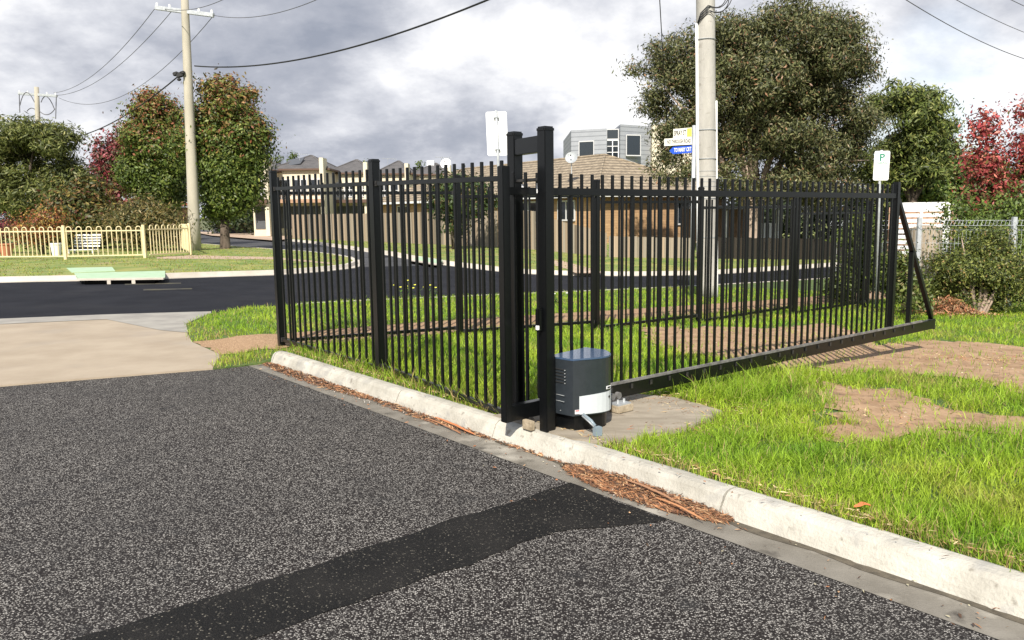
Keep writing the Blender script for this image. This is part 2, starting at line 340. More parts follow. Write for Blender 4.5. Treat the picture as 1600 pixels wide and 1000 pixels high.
def dup(o, parent, origin):
    c = o.copy(); COL.objects.link(c); c.parent = parent; c.location = Vector(origin)-WL[parent.name]; WL[c.name] = Vector(origin); return c
def npmesh(name, verts, quads, mat, cols=None, parent=None, origin=None, tris=None):
    if origin is None: origin = WL[parent.name] if parent is not None else Vector((0, 0, 0))
    me = bpy.data.meshes.new(name); nv = len(verts); nq = len(quads)
    me.vertices.add(nv); me.vertices.foreach_set('co', (verts-np.array(origin)).astype(np.float32).ravel())
    me.loops.add(nq*4); me.loops.foreach_set('vertex_index', quads.astype(np.int32).ravel())
    me.polygons.add(nq); me.polygons.foreach_set('loop_start', np.arange(0, nq*4, 4, dtype=np.int32)); me.polygons.foreach_set('loop_total', np.full(nq, 4, np.int32))
    if cols is not None:
        a = me.color_attributes.new('Col', 'FLOAT_COLOR', 'POINT'); a.data.foreach_set('color', np.concatenate([cols, np.ones((nv, 1))], 1).astype(np.float32).ravel())
    me.materials.append(mat); me.update(calc_edges=True)
    return place(bpy.data.objects.new(name, me), parent, origin)
def text(body, size, o, right, upv, mat, parent, name='lettering', align='CENTER', ext=.0006, fit=None):
    cu = bpy.data.curves.new('t', 'FONT'); cu.body = body; cu.size = size; cu.align_x = align; cu.align_y = 'CENTER'; cu.extrude = ext; cu.offset = size*.022; cu.resolution_u = 2
    ob = bpy.data.objects.new('t', cu); COL.objects.link(ob); bpy.context.view_layer.update()
    me = bpy.data.meshes.new_from_object(ob.evaluated_get(bpy.context.evaluated_depsgraph_get())); bpy.data.objects.remove(ob)
    if fit:
        xs = [v.co.x for v in me.vertices]; me.transform(Matrix.Diagonal((fit/(max(xs)-min(xs)), 1, 1, 1)))
    r = Vector(right).normalized(); uu = Vector(upv).normalized(); n = r.cross(uu)
    mw = Matrix(((r.x, uu.x, n.x, o[0]), (r.y, uu.y, n.y, o[1]), (r.z, uu.z, n.z, o[2]), (0, 0, 0, 1)))
    me.transform(Matrix.Translation(-WL[parent.name]) @ mw); me.materials.clear(); me.materials.append(mat); me.name = name
    return place(bpy.data.objects.new(name, me), parent, WL[parent.name])
def sheet(name, poly, off, mat, cell=.5, rough_edge=0, skirt=0, seed=1, label=None, cat=None, kind='structure', zjit=0, dip=False):
    """polygon laid over the ground shape, cut into a grid so that it follows the slope"""
    rng = random.Random(seed); pts = [(p[0], p[1]) for p in poly]
    if rough_edge:
        q = []
        for i in range(len(pts)):
            a = Vector(pts[i]); b = Vector(pts[(i+1) % len(pts)]); k = max(1, int((b-a).length/.12)); nn = Vector((-(b-a).y, (b-a).x)).normalized()
            for j in range(k):
                p = a.lerp(b, j/k); q.append(tuple(p+nn*rng.gauss(0, rough_edge)))
        pts = q
    bm = bmesh.new(); vs = [bm.verts.new((x, y, 0)) for x, y in pts]; f = bm.faces.new(vs); bm.normal_update()
    if f.normal.z < 0: bmesh.ops.reverse_faces(bm, faces=[f])
    bmesh.ops.triangulate(bm, faces=bm.faces[:])
    xs = [p[0] for p in pts]; ys = [p[1] for p in pts]
    for ax, (lo, hi) in enumerate(((min(xs), max(xs)), (min(ys), max(ys)))):
        k = math.ceil(lo/cell)*cell; nrm_ = (1, 0, 0) if ax == 0 else (0, 1, 0)
        while k < hi:
            bmesh.ops.bisect_plane(bm, geom=bm.verts[:]+bm.edges[:]+bm.faces[:], plane_co=(k, 0, 0) if ax == 0 else (0, k, 0), plane_no=nrm_, dist=1e-5)
            st = cell if max(abs(k)-18, 0) == 0 else cell*(1+max(abs(k)-18, 0)/12)
            k += st
    bmesh.ops.remove_doubles(bm, verts=bm.verts[:], dist=1e-4)
    if skirt:
        be = [e for e in bm.edges if e.is_boundary]; r = bmesh.ops.extrude_edge_only(bm, edges=be)
        low = set(v for v in r['geom'] if isinstance(v, bmesh.types.BMVert))
    else: low = set()
    V_ = bm.verts[:]; zz = Tn([v.co.x for v in V_], [v.co.y for v in V_])
    if dip: zz = zz+dipn([v.co.x for v in V_], [v.co.y for v in V_])
    for v, z in zip(V_, zz): v.co.z = z+off-(skirt if v in low else 0)+(rng.uniform(-zjit, zjit) if zjit and v not in low else 0)
    bm.normal_update()
    me = bpy.data.meshes.new(name); bm.to_mesh(me); bm.free(); me.materials.append(mat)
    o = bpy.data.objects.new(name, me); COL.objects.link(o); WL[o.name] = Vector((0, 0, 0)); return tag(o, label, cat, None, kind)
def kerb(name, path, prof, mat, off=0, step=.25, side=1, jit=0, gaps=None, seed=3):
    """profile (n, z) swept along a ground path; n points to the left of travel times side"""
    rng = random.Random(seed); P = [Vector((p[0], p[1])) for p in path]; S = []
    for i in range(len(P)-1):
        k = max(1, int((P[i+1]-P[i]).length/step))
        S += [P[i].lerp(P[i+1], j/k) for j in range(k)]
    S.append(P[-1]); mb = MB(); n = len(prof); rows = []
    for i, p in enumerate(S):
        d = (S[min(i+1, len(S)-1)]-S[max(i-1, 0)]).normalized(); nn = Vector((-d.y, d.x))*side
        rows.append([(p.x+nn.x*(a+rng.gauss(0, jit)*(1 if b > .02 else .3)), p.y+nn.y*(a+rng.gauss(0, jit)*.5), T(p.x, p.y)+off+b+rng.gauss(0, jit)*(.7 if b > .02 else 0)) for a, b in prof])
    vs = [q for r in rows for q in r]; fs = [(i*n+k, i*n+k+1, (i+1)*n+k+1, (i+1)*n+k) for i in range(len(S)-1) for k in range(n-1)]
    fs += [tuple(range(n)), tuple((len(S)-1)*n+k for k in range(n))[::-1]]
    mb.add(vs, fs); return mb
u3 = (U[0], U[1], 0); v3 = (V[0], V[1], 0); z3 = (0, 0, 1)
def G(u, v, z): x, y = uv(u, v); return Vector((x, y, z))     # absolute z
def A2(px, py, off=.13): p = at(px, py, off); return (p.x, p.y)

# ================================================================== SETTING
S = 900.
# ground sheet out to the horizon
gx = np.concatenate([[-S, -400, -200, -120], np.arange(-80, 81, 4.), [120, 200, 400, S]]); gy = np.concatenate([[-60, -30], np.arange(-12, 120, 4.), [160, 240, 400, S, 1500]])
X_, Y_ = np.meshgrid(gx, gy); Z_ = Tn(X_, Y_)-.06; nx = len(gx)
vv = np.stack([X_.ravel(), Y_.ravel(), Z_.ravel()], 1); I = np.arange(len(gy)*nx).reshape(len(gy), nx)
qq = np.stack([I[:-1, :-1], I[:-1, 1:], I[1:, 1:], I[1:, :-1]], -1).reshape(-1, 4)
tag(npmesh('ground', vv, qq, M['ground']), kind='structure')

# streets
sheet('road', [uv(-45, 8.9), uv(60, 8.9), uv(60, 24), uv(25, 27), uv(10, 30), uv(-45, 27)], 0, M['road'], 1.)
ss = [A2(556, 416, 0), A2(540, 405, 0), A2(480, 395, 0), A2(431, 393, 0), A2(340, 386, 0), A2(270, 380, 0)]
sf = [A2(360, 364, 0), A2(400, 372, 0), A2(480, 378, 0), A2(560, 390, 0), A2(640, 403, 0), A2(700, 413, 0)]
sheet('side_street', [uv(2, 24)]+ss[1:]+[(-75, 120), (-60, 150)]+sf+[uv(13, 22)], .004, M['old_road'], 2.)
# driveway
drv = [uv(-.40, 4.80), uv(-.40, -9), uv(-14, -9), uv(-14, 5.6), uv(-2.79, 5.42)]
sheet('driveway', drv, 0, M['asphalt'], 1.)
sheet('asphalt_patch', [uv(-.41, -.66), uv(-.41, -1.5), uv(-1.0, -1.2), uv(-9, -1.22), uv(-9, -.78), uv(-2.6, -.74)], .004, M['patch'], .25, rough_edge=.014)
sheet('gutter', [uv(-.40, 4.9), uv(-.40, -9), uv(-.12, -9), uv(-.12, 4.9)], .002, M['gutter'], .5)
apron = [uv(-.79, 4.84), A2(345, 553, .03), A2(300, 533, .03), A2(293, 520, .03), A2(290, 505, .03), A2(330, 488.5, .03), A2(160, 497.5, .03), A2(0, 505, .03), (-22, 10.4), (-22, 3), uv(-14, 5.6), uv(-2.79, 5.42)]
sheet('driveway_apron', apron, .02, M['apron'], .5, skirt=.05)
sheet('apron_lip', [A2(0, 497.5, .03), A2(160, 491, .03), A2(330, 486, .03), A2(330, 489.5, .03), A2(160, 498.5, .03), A2(0, 506, .03), (-22, 10.4), (-22, 10.9)], .026, M['apron_grey'], .5)
sheet('apron_infill', [A2(160, 497, .03), A2(326, 489.5, .03), A2(291, 505, .03), A2(294, 519, .03), A2(250, 515, .03)], .0245, M['apron_grey'], .5)
sheet('gutter_silt', [uv(-.215, -1.6), uv(-.19, -3), uv(-.21, -5), uv(-.2, -9), uv(-.13, -9), uv(-.13, -1.6)], .0045, M['silt'], .5, rough_edge=.012, seed=21)
sheet('gutter_silt', [uv(-.19, .4), uv(-.17, .0), uv(-.2, -.5), uv(-.13, -.5), uv(-.13, .4)], .0045, M['silt'], .5, rough_edge=.010, seed=22)
# near verge: raised lawn between driveway kerb, footpath and street
EDGE += [uv(-.38, 4.79), uv(-.79, 4.84), A2(345, 553, .03), A2(300, 533, .03), A2(293, 520, .03), A2(290, 505, .03), A2(330, 488.5, .03)]
lawn = [uv(.02, 4.75)]+EDGE+[ A2(430, 477), A2(600, 465.5), uv(8, 10.2), uv(20, 10.1), uv(60, 10.2), uv(60, -3), uv(25, -9), uv(.02, -9)]
lawn_p = lawn
sheet('lawn', lawn, .11, M['lawn'], .25, skirt=.13, dip=True)
kerb('k', [uv(2.6, 9.95), uv(8, 10.2), uv(60, 10.2)], [(0, -.1), (0, .12), (.12, .12), (.16, 0), (.16, -.1)], M['far_kerb'], side=1, step=1).build('kerb_roadside', M['far_kerb'])['kind'] = 'structure'
path_p = [A2(300, 533, .03), uv(.62, 6.25), uv(2, 6.15), uv(30, 6.25), uv(30, 4.8), uv(2, 4.85), uv(.1, 5.12), A2(345, 553, .03)]
sheet('footpath', path_p, .118, M['path'], .25, rough_edge=.02, dip=True)
# near kerb in cast lengths with open joints
prof = [(-.05, -.08), (-.05, .125), (-.01, .137), (.04, .138), (.075, .130), (.10, .108), (.128, .05), (.140, .018), (.150, -.004), (.150, -.08)]
for k, (a, b) in enumerate([(4.72, 1.93), (1.915, .49), (.478, -1.62), (-1.635, -4.3), (-4.315, -9)]):
    kb = kerb('k', [uv(.0, a), uv(.0, b)], prof, M['kerb'], side=-1, step=.12, jit=.0016, seed=10+k)
    o = kb.build('kerb', M['kerb']); o['kind'] = 'structure'; 
# rounded kerb end nose
mb = MB(); c = Vector((*uv(.0, 4.72), 0)); rows = []
for i in range(7):
    a = i/6*math.pi/2; s_ = math.cos(a); dv = math.sin(a)*.12
    rows.append([tuple(c+Vector((*(-U*(.05+(x-.05)*(s_*.75+.25))), 0))+Vector((*(V*dv), 0))+Vector((0, 0, z*(s_*.6+.4) if z > 0 else z))) for x, z in prof])
vs = [q for r in rows for q in r]; n = len(prof)
mb.add(vs, [(i*n+k, i*n+k+1, (i+1)*n+k+1, (i+1)*n+k) for i in range(6) for k in range(n-1)]+[tuple(6*n+k for k in range(n))])
mb.build('kerb_end', M['kerb'])['kind'] = 'structure'
# far verges
fl = [A2(-330, 446, .0), A2(0, 440, 0), A2(200, 436.5, 0), A2(430, 428.5, 0), A2(500, 423, 0), A2(540, 418.5, 0), A2(553, 413, 0), A2(546, 407, 0), A2(520, 402, 0), A2(480, 397, 0), A2(431, 393.5, 0), A2(340, 386, 0), A2(270, 380, 0), (-80, 112), (-200, 112), (-200, 15)]
sheet('far_lawn', fl, .13, M['far_lawn'], 1., skirt=.2)
kprof = [(-.02, -.1), (-.02, .142), (.14, .14), (.19, .02), (.42, .012), (.42, -.1)]
kerb('k', fl[:13], kprof, None, side=-1, step=.6).build('kerb_corner', M['far_kerb'])['kind'] = 'structure'
fr = [A2(330, 361, 0), A2(360, 364, 0), A2(400, 372, 0), A2(480, 378.5, 0), A2(560, 390, 0), A2(640, 403, 0), A2(700, 413, 0), A2(780, 422.5, 0), A2(830, 427, 0), A2(900, 429.5, 0), A2(990, 430, 0), A2(1090, 428.5, 0), A2(1300, 415, 0), A2(1450, 404, 0), (70, 60)]
sheet('far_lawn_right', fr+[(90, 140), (-60, 170)], .13, M['far_lawn'], 1., skirt=.2)
kerb('k', fr, kprof, None, side=-1, step=.6).build('kerb_bend', M['far_kerb'])['kind'] = 'structure'
sheet('far_path', [A2(245, 402), A2(300, 399), A2(430, 402), A2(520, 411), A2(520, 413), A2(430, 405.5), A2(245, 404.5)], .136, M['far_path'], 1.)
sheet('crossing_path', [A2(845, 404), A2(880, 408), A2(925, 420), A2(945, 427), A2(900, 427), A2(885, 420), A2(840, 408)], .136, M['far_path'], 1.)
sheet('far_driveway', [A2(395, 364), A2(470, 371), A2(430, 376), A2(330, 368), A2(300, 362)], .14, M['far_path'], 2.)
# faded yellow line remnants on the street
sheet('road_marking', [A2(195, 443.5, 0), A2(283, 442, 0), A2(283, 443.6, 0), A2(195, 445.6, 0)], .006, M['yellow_line'], 1.)
sheet('road_marking', [A2(224, 452, 0), A2(300, 450.5, 0), A2(300, 452.2, 0), A2(224, 454.4, 0)], .006, M['yellow_line'], 1.)
# bare soil and the motor pad
soils_px = [[(1035, 518), (1100, 508), (1200, 512), (1290, 503), (1335, 515), (1372, 540), (1250, 582), (1150, 562), (1060, 548)],
            [(1250, 585), (1360, 540), (1440, 530), (1530, 533), (1600, 541), (1900, 560), (1900, 640), (1600, 612), (1520, 592), (1440, 585), (1370, 577), (1300, 584)],
            [(1262, 585), (1320, 602), (1410, 606), (1440, 622), (1490, 636), (1560, 648), (1640, 654), (1640, 676), (1530, 672), (1450, 668), (1410, 682), (1330, 690), (1285, 684), (1300, 640), (1275, 612)],
            [(1455, 668), (1500, 672), (1515, 682), (1480, 690), (1450, 680)], [(1000, 512), (1060, 509), (1090, 530), (1030, 545)]]
soils = [[A2(*p) for p in q] for q in soils_px]
for i, s_ in enumerate(soils): sheet('soil_patch', s_, .119+.0005*i, M['soil'], .25, rough_edge=.05, seed=i+4)
pad = [G(.10, -.50, 0), G(.9, -.62, 0), G(1.42, -.50, 0), G(1.50, .05, 0), G(1.35, .40, 0), G(-.03, .62, 0), G(-.03, -.3, 0)]
pad = [(p.x, p.y) for p in pad]
mb = MB(); mb.prism(pad, -.05, .142); mb.build('concrete_pad', M['pad'], bevel=.006)['kind'] = 'structure'

# ================================================================== BLACK STEEL
def flatpost(parent, p, ztop, w=.075, mat=None, cap=True, zbot=None):
    zb = zbot if zbot is not None else T(p.x, p.y)+.02
    mb = MB(); mb.box((p.x, p.y, (zb+ztop)/2), (w, w, ztop-zb), u3, v3); o = mb.build('post', mat or M['black'], parent, Vector((p.x, p.y, zb)), bevel=.004)
    if cap:
        c = MB(); c.box((p.x, p.y, ztop+.004), (w+.014, w+.014, .04), u3, v3); c.build('cap', mat or M['black'], o, Vector((p.x, p.y, ztop)), bevel=.012, seg=3)
    return o
def picket_proto(h, w=.024, name='bar'):
    mb = MB(); mb.box((0, 0, h/2), (w, w, h), u3, v3); me = mb
    return me
def run(parent, a, b, zr_top, zr_bot, ztip, spacing, w=.024, railh=.04, proto=None, zr_top2=None, rear=False, inset=.05):
    """rails and pickets between two points; rail heights are absolute, with an optional slope"""
    d = (b-a); d.z = 0; Ln = d.length; d.normalize(); zt2 = zr_top2 if zr_top2 is not None else zr_top; dz = zt2-zr_top
    mb = MB(); mb.bar((a.x, a.y, zr_top), (b.x, b.y, zt2), railh, railh); mb.build('rail', M['black'], parent, Vector((a.x, a.y, zr_top)), bevel=.003)
    mb = MB(); mb.bar((a.x, a.y, zr_bot), (b.x, b.y, zr_bot+dz), railh, railh); mb.build('rail', M['black'], parent, Vector((a.x, a.y, zr_bot)), bevel=.003)
    for e_, q_ in ((a, d), (b, -d)):
        for zz_ in (zr_top if e_ is a else zt2, zr_bot+(0 if e_ is a else dz)):
            c_ = e_+q_*.065; m_ = MB(); m_.obox((c_.x, c_.y, zz_), q_, Vector((-d.y, d.x, 0)), z3, .022, railh/2+.005, railh/2+.005)
            for k_ in (-1, 1): t_ = Vector((c_.x, c_.y, zz_))+Vector((-d.y, d.x, 0))*k_*(railh/2+.008); m_.obox(t_, q_, Vector((-d.y, d.x, 0)), z3, .005, .003, .005)
            m_.build('rail_bracket', M['black_dusty'], parent)
    n = round((Ln-inset)/spacing); h = ztip-zr_bot+.03
    for i in range(1, n):
        p = a+d*(Ln*i/n); z = zr_bot-.03+dz*i/n
        if proto is None:
            q = MB(); q.box((p.x, p.y, z+h/2), (w, w, h), u3, v3); proto = q.build('bar', M['black'], parent, Vector((p.x, p.y, z)), bevel=.003, seg=1)
        else: dup(proto, parent, Vector((p.x, p.y, z)))
    return proto
cL = Vector((-2.90, 9.98, 0)); cM = Vector((-1.34, 8.05, 0)); cA = Vector((*uv(.04, .42), 0))
f1 = thing('security_fence', (cL.x, cL.y, .1), 'black steel picket fence in two bays along the white kerb, left of the gate posts', 'fence')
flatpost(f1, cL, 2.25); flatpost(f1, cM, 2.24, .085)
run(f1, cL, cM, 2.05, .19, 2.19, .14, zr_top2=2.03); run(f1, cM, cA, 2.025, .20, 2.16, .137, zr_top2=1.98)
b1 = at(719, 521); b2 = atY(932, 500, 11.75); b3 = atY(1092, 500, 13.0); b4 = atY(1238, 485, 14.8); b5 = b4+(b4-b3)*1.0; b6 = b5+(b4-b3)
bs = [cL, b1, b2, b3, b4, b5]
f2 = thing('rear_fence', (b1.x, b1.y, .1), 'black steel picket fence stepping down the slope behind the gate beside the footpath', 'fence')
dz = [0, -.05, -.14, -.235, -.36, -.48]
for i in range(5):
    a = Vector((bs[i].x, bs[i].y, 0)); b = Vector((bs[i+1].x, bs[i+1].y, 0))
    run(f2, a, b, 2.0+dz[i], .17+dz[i], 2.13+dz[i], .145)
    flatpost(f2, b, 2.21+dz[i])

# portal that the gate runs through
pt = thing('gate_portal', G(0, 0, .1), 'pair of tall black square posts joined by a box beam above the sliding gate', 'gate post')
pB = G(0, 0, 0); pA = G(.05, .40, 0)
flatpost(pt, pB, 2.292, .085, zbot=.06); flatpost(pt, pA, 2.292, .085, zbot=.06)
mb = MB(); mb.bar(G(.0, .03, 2.20), G(.05, .37, 2.20), .07, .115); mb.build('crossbeam', M['black'], pt, G(0, .2, 2.2), bevel=.005)
for px, vv_ in ((.03, .10), (.05, .29)):
    mb = MB(); mb.tube([G(px, vv_, 1.86), G(px, vv_, 1.93)], .024, 14); mb.build('guide_roller', M['white'], pt, G(px, vv_, 1.87), smooth=False)
mb = MB(); mb.bar(G(-.02, .04, 1.955), G(.05, .37, 1.955), .05, .02); mb.build('guide_bracket', M['black_dusty'], pt, bevel=.002)
mb = MB(); mb.obox(G(-.065, .01, .96), u3, v3, z3, .022, .022, .085); lk_ = mb.build('lock_keep', M['black'], pt, bevel=.008)
mb = MB(); mb.obox(G(-.088, .0, .905), u3, v3, z3, .010, .012, .016); mb.build('strike', M['white'], lk_, bevel=.003)

# sliding gate, standing open
gt = thing('sliding_gate', G(.2, .2, .2), 'long black sliding picket gate standing open, with a raking brace at its tail end', 'gate')
GV = .20
def gp(s, z, v=GV): return G(s, v, z)
mb = MB(); mb.bar(gp(-.24, .262), gp(6.72, .255), .07, .115); mb.build('track_beam', M['black'], gt, gp(0, .2), bevel=.005)
mb = MB(); mb.obox(gp(6.725, .255), u3, v3, z3, .004, .037, .068); mb.build('end_cap', M['black_dusty'], gt)
mb = MB(); mb.bar(gp(.35, .329, GV-.025), gp(6.38, .322, GV-.025), .028, .022); rk = mb.build('gear_rack', M['rack'], gt, gp(0, .3), bevel=.002)
mb = MB()
for i in range(24): mb.obox(gp(.6+i*.24, .285-.007*i/24, GV-.041), u3, v3, z3, .012, .003, .02)
mb.build('rack_bracket', M['black_dusty'], rk)
def gpost(s, zb, zt, w, name='upright'):
    mb = MB(); mb.box(gp(s, (zb+zt)/2), (w, w, zt-zb), u3, v3); return mb.build(name, M['black'], gt, gp(s, zb), bevel=.004)
gpost(-.22, .20, 2.05, .065); gpost(5.60, .32, 2.02, .065); gpost(6.06, .32, 1.19, .05)
gpost(.16, .33, 1.86, .05)
mb = MB(); mb.bar(gp(-.19, 1.875), gp(5.64, 1.86), .045, .055); mb.build('top_rail', M['black'], gt, gp(0, 1.86), bevel=.003)
mb = MB(); mb.bar(gp(5.64, 1.83), gp(6.69, .33), .05, .05); mb.build('brace', M['black'], gt, gp(5.64, 1.8), bevel=.003)
proto = None; n = 51
for i in range(n):
    s = -.13+.1125*i
    if abs(s-.16) < .03: continue
    if proto is None:
        q = MB(); q.box(gp(s, 1.17), (.022, .022, 1.68), u3, v3); proto = q.build('bar', M['black'], gt, gp(s, .33), bevel=.003, seg=1)
    else: dup(proto, gt, gp(s, .33-.0035*s))

# motor
mo = thing('gate_motor', G(.28, -.15, .14), 'slate grey gate motor with a silver panel and louvres, beside the front gate post', 'gate motor')
MY = math.radians(10)
def mr(u_, v_): a, b = u_-.06, v_-.06; return uv(.06+a*math.cos(MY)-b*math.sin(MY), .06+a*math.sin(MY)+b*math.cos(MY))
def mG(u_, v_, z): return Vector((*mr(u_, v_), z))
Um = U*math.cos(MY)+V*math.sin(MY); Vm = V*math.cos(MY)-U*math.sin(MY); um3 = (*Um, 0); vm3 = (*Vm, 0)
outl = [(.06, .06), (.06, -.17)]
for k in range(13):
    t = k/12; outl.append((.06+.47*t, -.17-.125*math.sin(math.pi*min(1, (t*.86+.0)))+(.0 if t < .5 else .10*((t-.5)*2)**2)))
outl.append((.53, .06))
def oxy(sc=1., n0=0): return [mr(.29+(u_-.29)*sc, -.08+(v_+.08)*sc) for u_, v_ in outl]
zb, zt = .255, .665
mb = MB(); mb.prism(oxy(1), zb, zt); body = mb.build('cover', M['motor'], mo, bevel=.004)
mb = MB(); mb.prism(oxy(1.012), zt-.002, zt+.012); mb.build('lid', M['motor_top'], mo, bevel=.003)
# silver door wraps the curved front, right two thirds
front = outl[1:-1]
fpts = [(u_, v_-.0045) for u_, v_ in front if u_ >= .085]
mb = MB(); nf = len(fpts); vs = []
for du in (0, 1):
    for i, (a, b) in enumerate(fpts):
        x, y = mr(a, b+.006*du); arch = zb+.145+.012*math.sin(i/(nf-1)*math.pi)
        vs += [(x, y, zb+.012), (x, y, arch)]
fs = []
for i in range(nf-1): fs += [(2*i, 2*i+2, 2*i+3, 2*i+1), (2*nf+2*i, 2*nf+2*i+1, 2*nf+2*i+3, 2*nf+2*i+2), (2*i+1, 2*i+3, 2*nf+2*i+3, 2*nf+2*i+1)]
fs += [(0, 1, 2*nf+1, 2*nf), (2*nf-2, 2*nf-1, 4*nf-1, 4*nf-2)]
mb.add(vs, fs); door = mb.build('access_panel', M['silver'], mo)
def fpt(uq):
    for (a, b), (c_, d_) in zip(front, front[1:]):
        if a <= uq <= c_ and c_ > a:
            t = (uq-a)/(c_-a); return (uq, b+(d_-b)*t), Vector((*(Um*(c_-a)+Vm*(d_-b)), 0)).normalized()
    return (uq, front[-1][1]), Vector(um3)
(p_, tg) = fpt(.33); nn = Vector((tg.y, -tg.x, 0)); c = mG(p_[0], p_[1], zb+.118)+nn*.008
mb = MB(); mb.tube([c, c+nn*.003], .009, 14); mb.build('keyhole', M['ink'], door)
c = mG(p_[0], p_[1], zb+.187)+nn*.003
mb = MB(); mb.obox(c, tg, nn, z3, .026, .002, .011); lb = mb.build('maker_label', M['white'], mo)
mb = MB()
for i in range(4): mb.obox(c+nn*.003+tg*(-.014+.010*i), tg, nn, z3, .004, .0006, .006)
mb.build('label_print', M['ink'], lb)
(p_, tg) = fpt(.085); nn = Vector((tg.y, -tg.x, 0)); c = mG(p_[0], p_[1], zb+.032)+nn*.003
mb = MB(); mb.obox(c, tg, nn, z3, .017, .002, .015); wb = mb.build('warning_label', M['white'], mo)
mb = MB(); mb.obox(c+nn*.003+Vector((0, 0, .009)), tg, nn, z3, .014, .0006, .004); mb.build('label_print', M['label_red'], wb)
mb = MB()
for i in range(5):
    c = mG(.058, -.055, zt-.075-.024*i); d = Vector((0, 0, -.006)); mb.obox(c, Vector(vm3)+Vector((0, 0, .04)), um3, z3, .055, .004, .0035)
mb.build('louvre', M['ink'], mo, bevel=.001)
mb = MB()
for i in range(5): mb.obox(mG(.05, -.105, zt-.077-.024*i), v3, um3, z3, .004, .004, .003)  # small pale studs stand in for glints at the slot ends
for i in range(2): mb.obox(mG(.057, -.05, zb+.145-.045*i), v3, um3, z3, .05, .003, .0018)
mb.obox(mG(.055, -.06, zb+.03), v3, um3, z3, .003, .003, .003)
mb.build('louvre_glints_and_lines', M['galv_dark'], mo)
mb = MB(); mb.prism(oxy(.86), .142, .2545); mb.build('plinth', M['black'], mo, bevel=.003)
jb = MB(); jb.obox(G(.155, -.36, .175), Vector((.8, .5, 0)).normalized(), Vector((-.5, .8, 0)).normalized(), Vector((.0, 0, 1)), .030, .022, .034); jbo = jb.build('junction_box', M['jbox'], mo, bevel=.005)
mb = MB(); mb.tube([G(.15, -.34, .21), G(.15, -.30, .24), G(.15, -.22, .27)], .013, 10); mb.build('conduit', M['jbox'], jbo, smooth=True)
mb = MB(); mb.tube([G(.13, -.35, .21), G(.12, -.31, .24), G(.12, -.24, .27)], .006, 8); mb.build('cable', M['galv_dark'], jbo, smooth=True)
# roller carriage on its timber packer
rc = thing('roller_carriage', G(.80, .12, .145), 'small steel roller carriage bolted on a timber block under the gate beam', 'roller')
mb = MB(); mb.obox(G(.80, .02, .172), u3, v3, z3, .085, .06, .028); mb.build('packer', M['block'], rc, bevel=.005)
mb = MB(); mb.obox(G(.80, .03, .206), u3, v3, z3, .075, .05, .006); mb.build('plate', M['galv_dark'], rc)
for du in (-.035, .035):
    mb = MB(); mb.tube([G(.80+du, .02, .212), G(.80+du, .02, .24)], .010, 6); mb.build('bolt', M['galv'], rc)
    mb = MB(); mb.tube([G(.80+du, .07, .255), G(.80+du, .10, .255)], .028, 14); mb.build('wheel', M['rack'], rc)
rc2 = thing('roller_carriage', G(-.05, .22, .145), 'small timber packer and roller wedged under the gate beam between the tall posts', 'roller')
mb = MB(); mb.obox(G(-.08, .12, .168), u3, v3, z3, .02, .05, .035); mb.build('packer', M['block'], rc2, bevel=.004)
mb = MB(); mb.tube([G(-.02, .16, .18), G(-.02, .24, .18)], .03, 14); mb.build('wheel', M['black_dusty'], rc2)

# ================================================================== POLES AND SIGNS
def cat_wire(a, b, sag, n=24):
    a = Vector(a); b = Vector(b); return [a.lerp(b, i/n)-Vector((0, 0, sag*4*(i/n)*(1-i/n))) for i in range(n+1)]
# big concrete pole beside the footpath
pb = Vector((4.62, 18.9, 0)); pb.z = T(pb.x, pb.y)+.11; ptop = atY(1102, -60, 18.9)
cp = thing('concrete_pole', pb, 'thick grey concrete power pole behind the gate, with white conduits strapped to it', 'power pole')
PH = ptop.z-pb.z; mb = MB(); pts = [pb.lerp(ptop, i/24) for i in range(25)]
mb.tube(pts, [.208+(.222-.208)*(1-i/24) for i in range(25)], 28); mb.build('shaft', M['pole'], cp, smooth=True)
def pole_at(z, r=0, ang=0):
    t = (z-pb.z)/PH; c = pb.lerp(ptop, t); return c+Vector((math.cos(ang)*r, math.sin(ang)*r, 0))
aL = math.radians(200); aR = math.radians(-18)
mb = MB(); mb.tube([pole_at(z, .235, aL) for z in np.linspace(pb.z, 5.9, 10)], .035, 10); mb.build('conduit', M['white_pvc'], cp, smooth=True)
mb = MB(); mb.tube([pole_at(z, .232, aR) for z in np.linspace(pb.z, 4.2, 10)], .022, 10); mb.build('conduit', M['white_pvc'], cp, smooth=True)
for z in (5.55, 3.55, 2.9, 2.0, 1.1):
    mb = MB(); c = pole_at(z); vs = [(c+Vector((math.cos(a)*.226, math.sin(a)*.226, 0))) for a in np.linspace(0, 2*math.pi, 25)]
    mb.tube(vs, .009, 6); mb.build('strap', M['galv_dark'], cp)
for z in (2.62, 2.50, 2.38, 2.27):
    mb = MB(); c = pole_at(z); vs = [(c+Vector((math.cos(a)*.219, math.sin(a)*.219, 0))) for a in np.linspace(math.radians(190), math.radians(330), 16)]
    mb.tube(vs, .005, 6); mb.build('wire_tie', M['galv_dark'], cp)
mb = MB(); mb.obox(pole_at(6.75, .26, math.radians(10)), (1, 0, 0), (0, 1, 0), z3, .14, .06, .06); mb.build('cable_clamp', M['wire'], cp, bevel=.02)
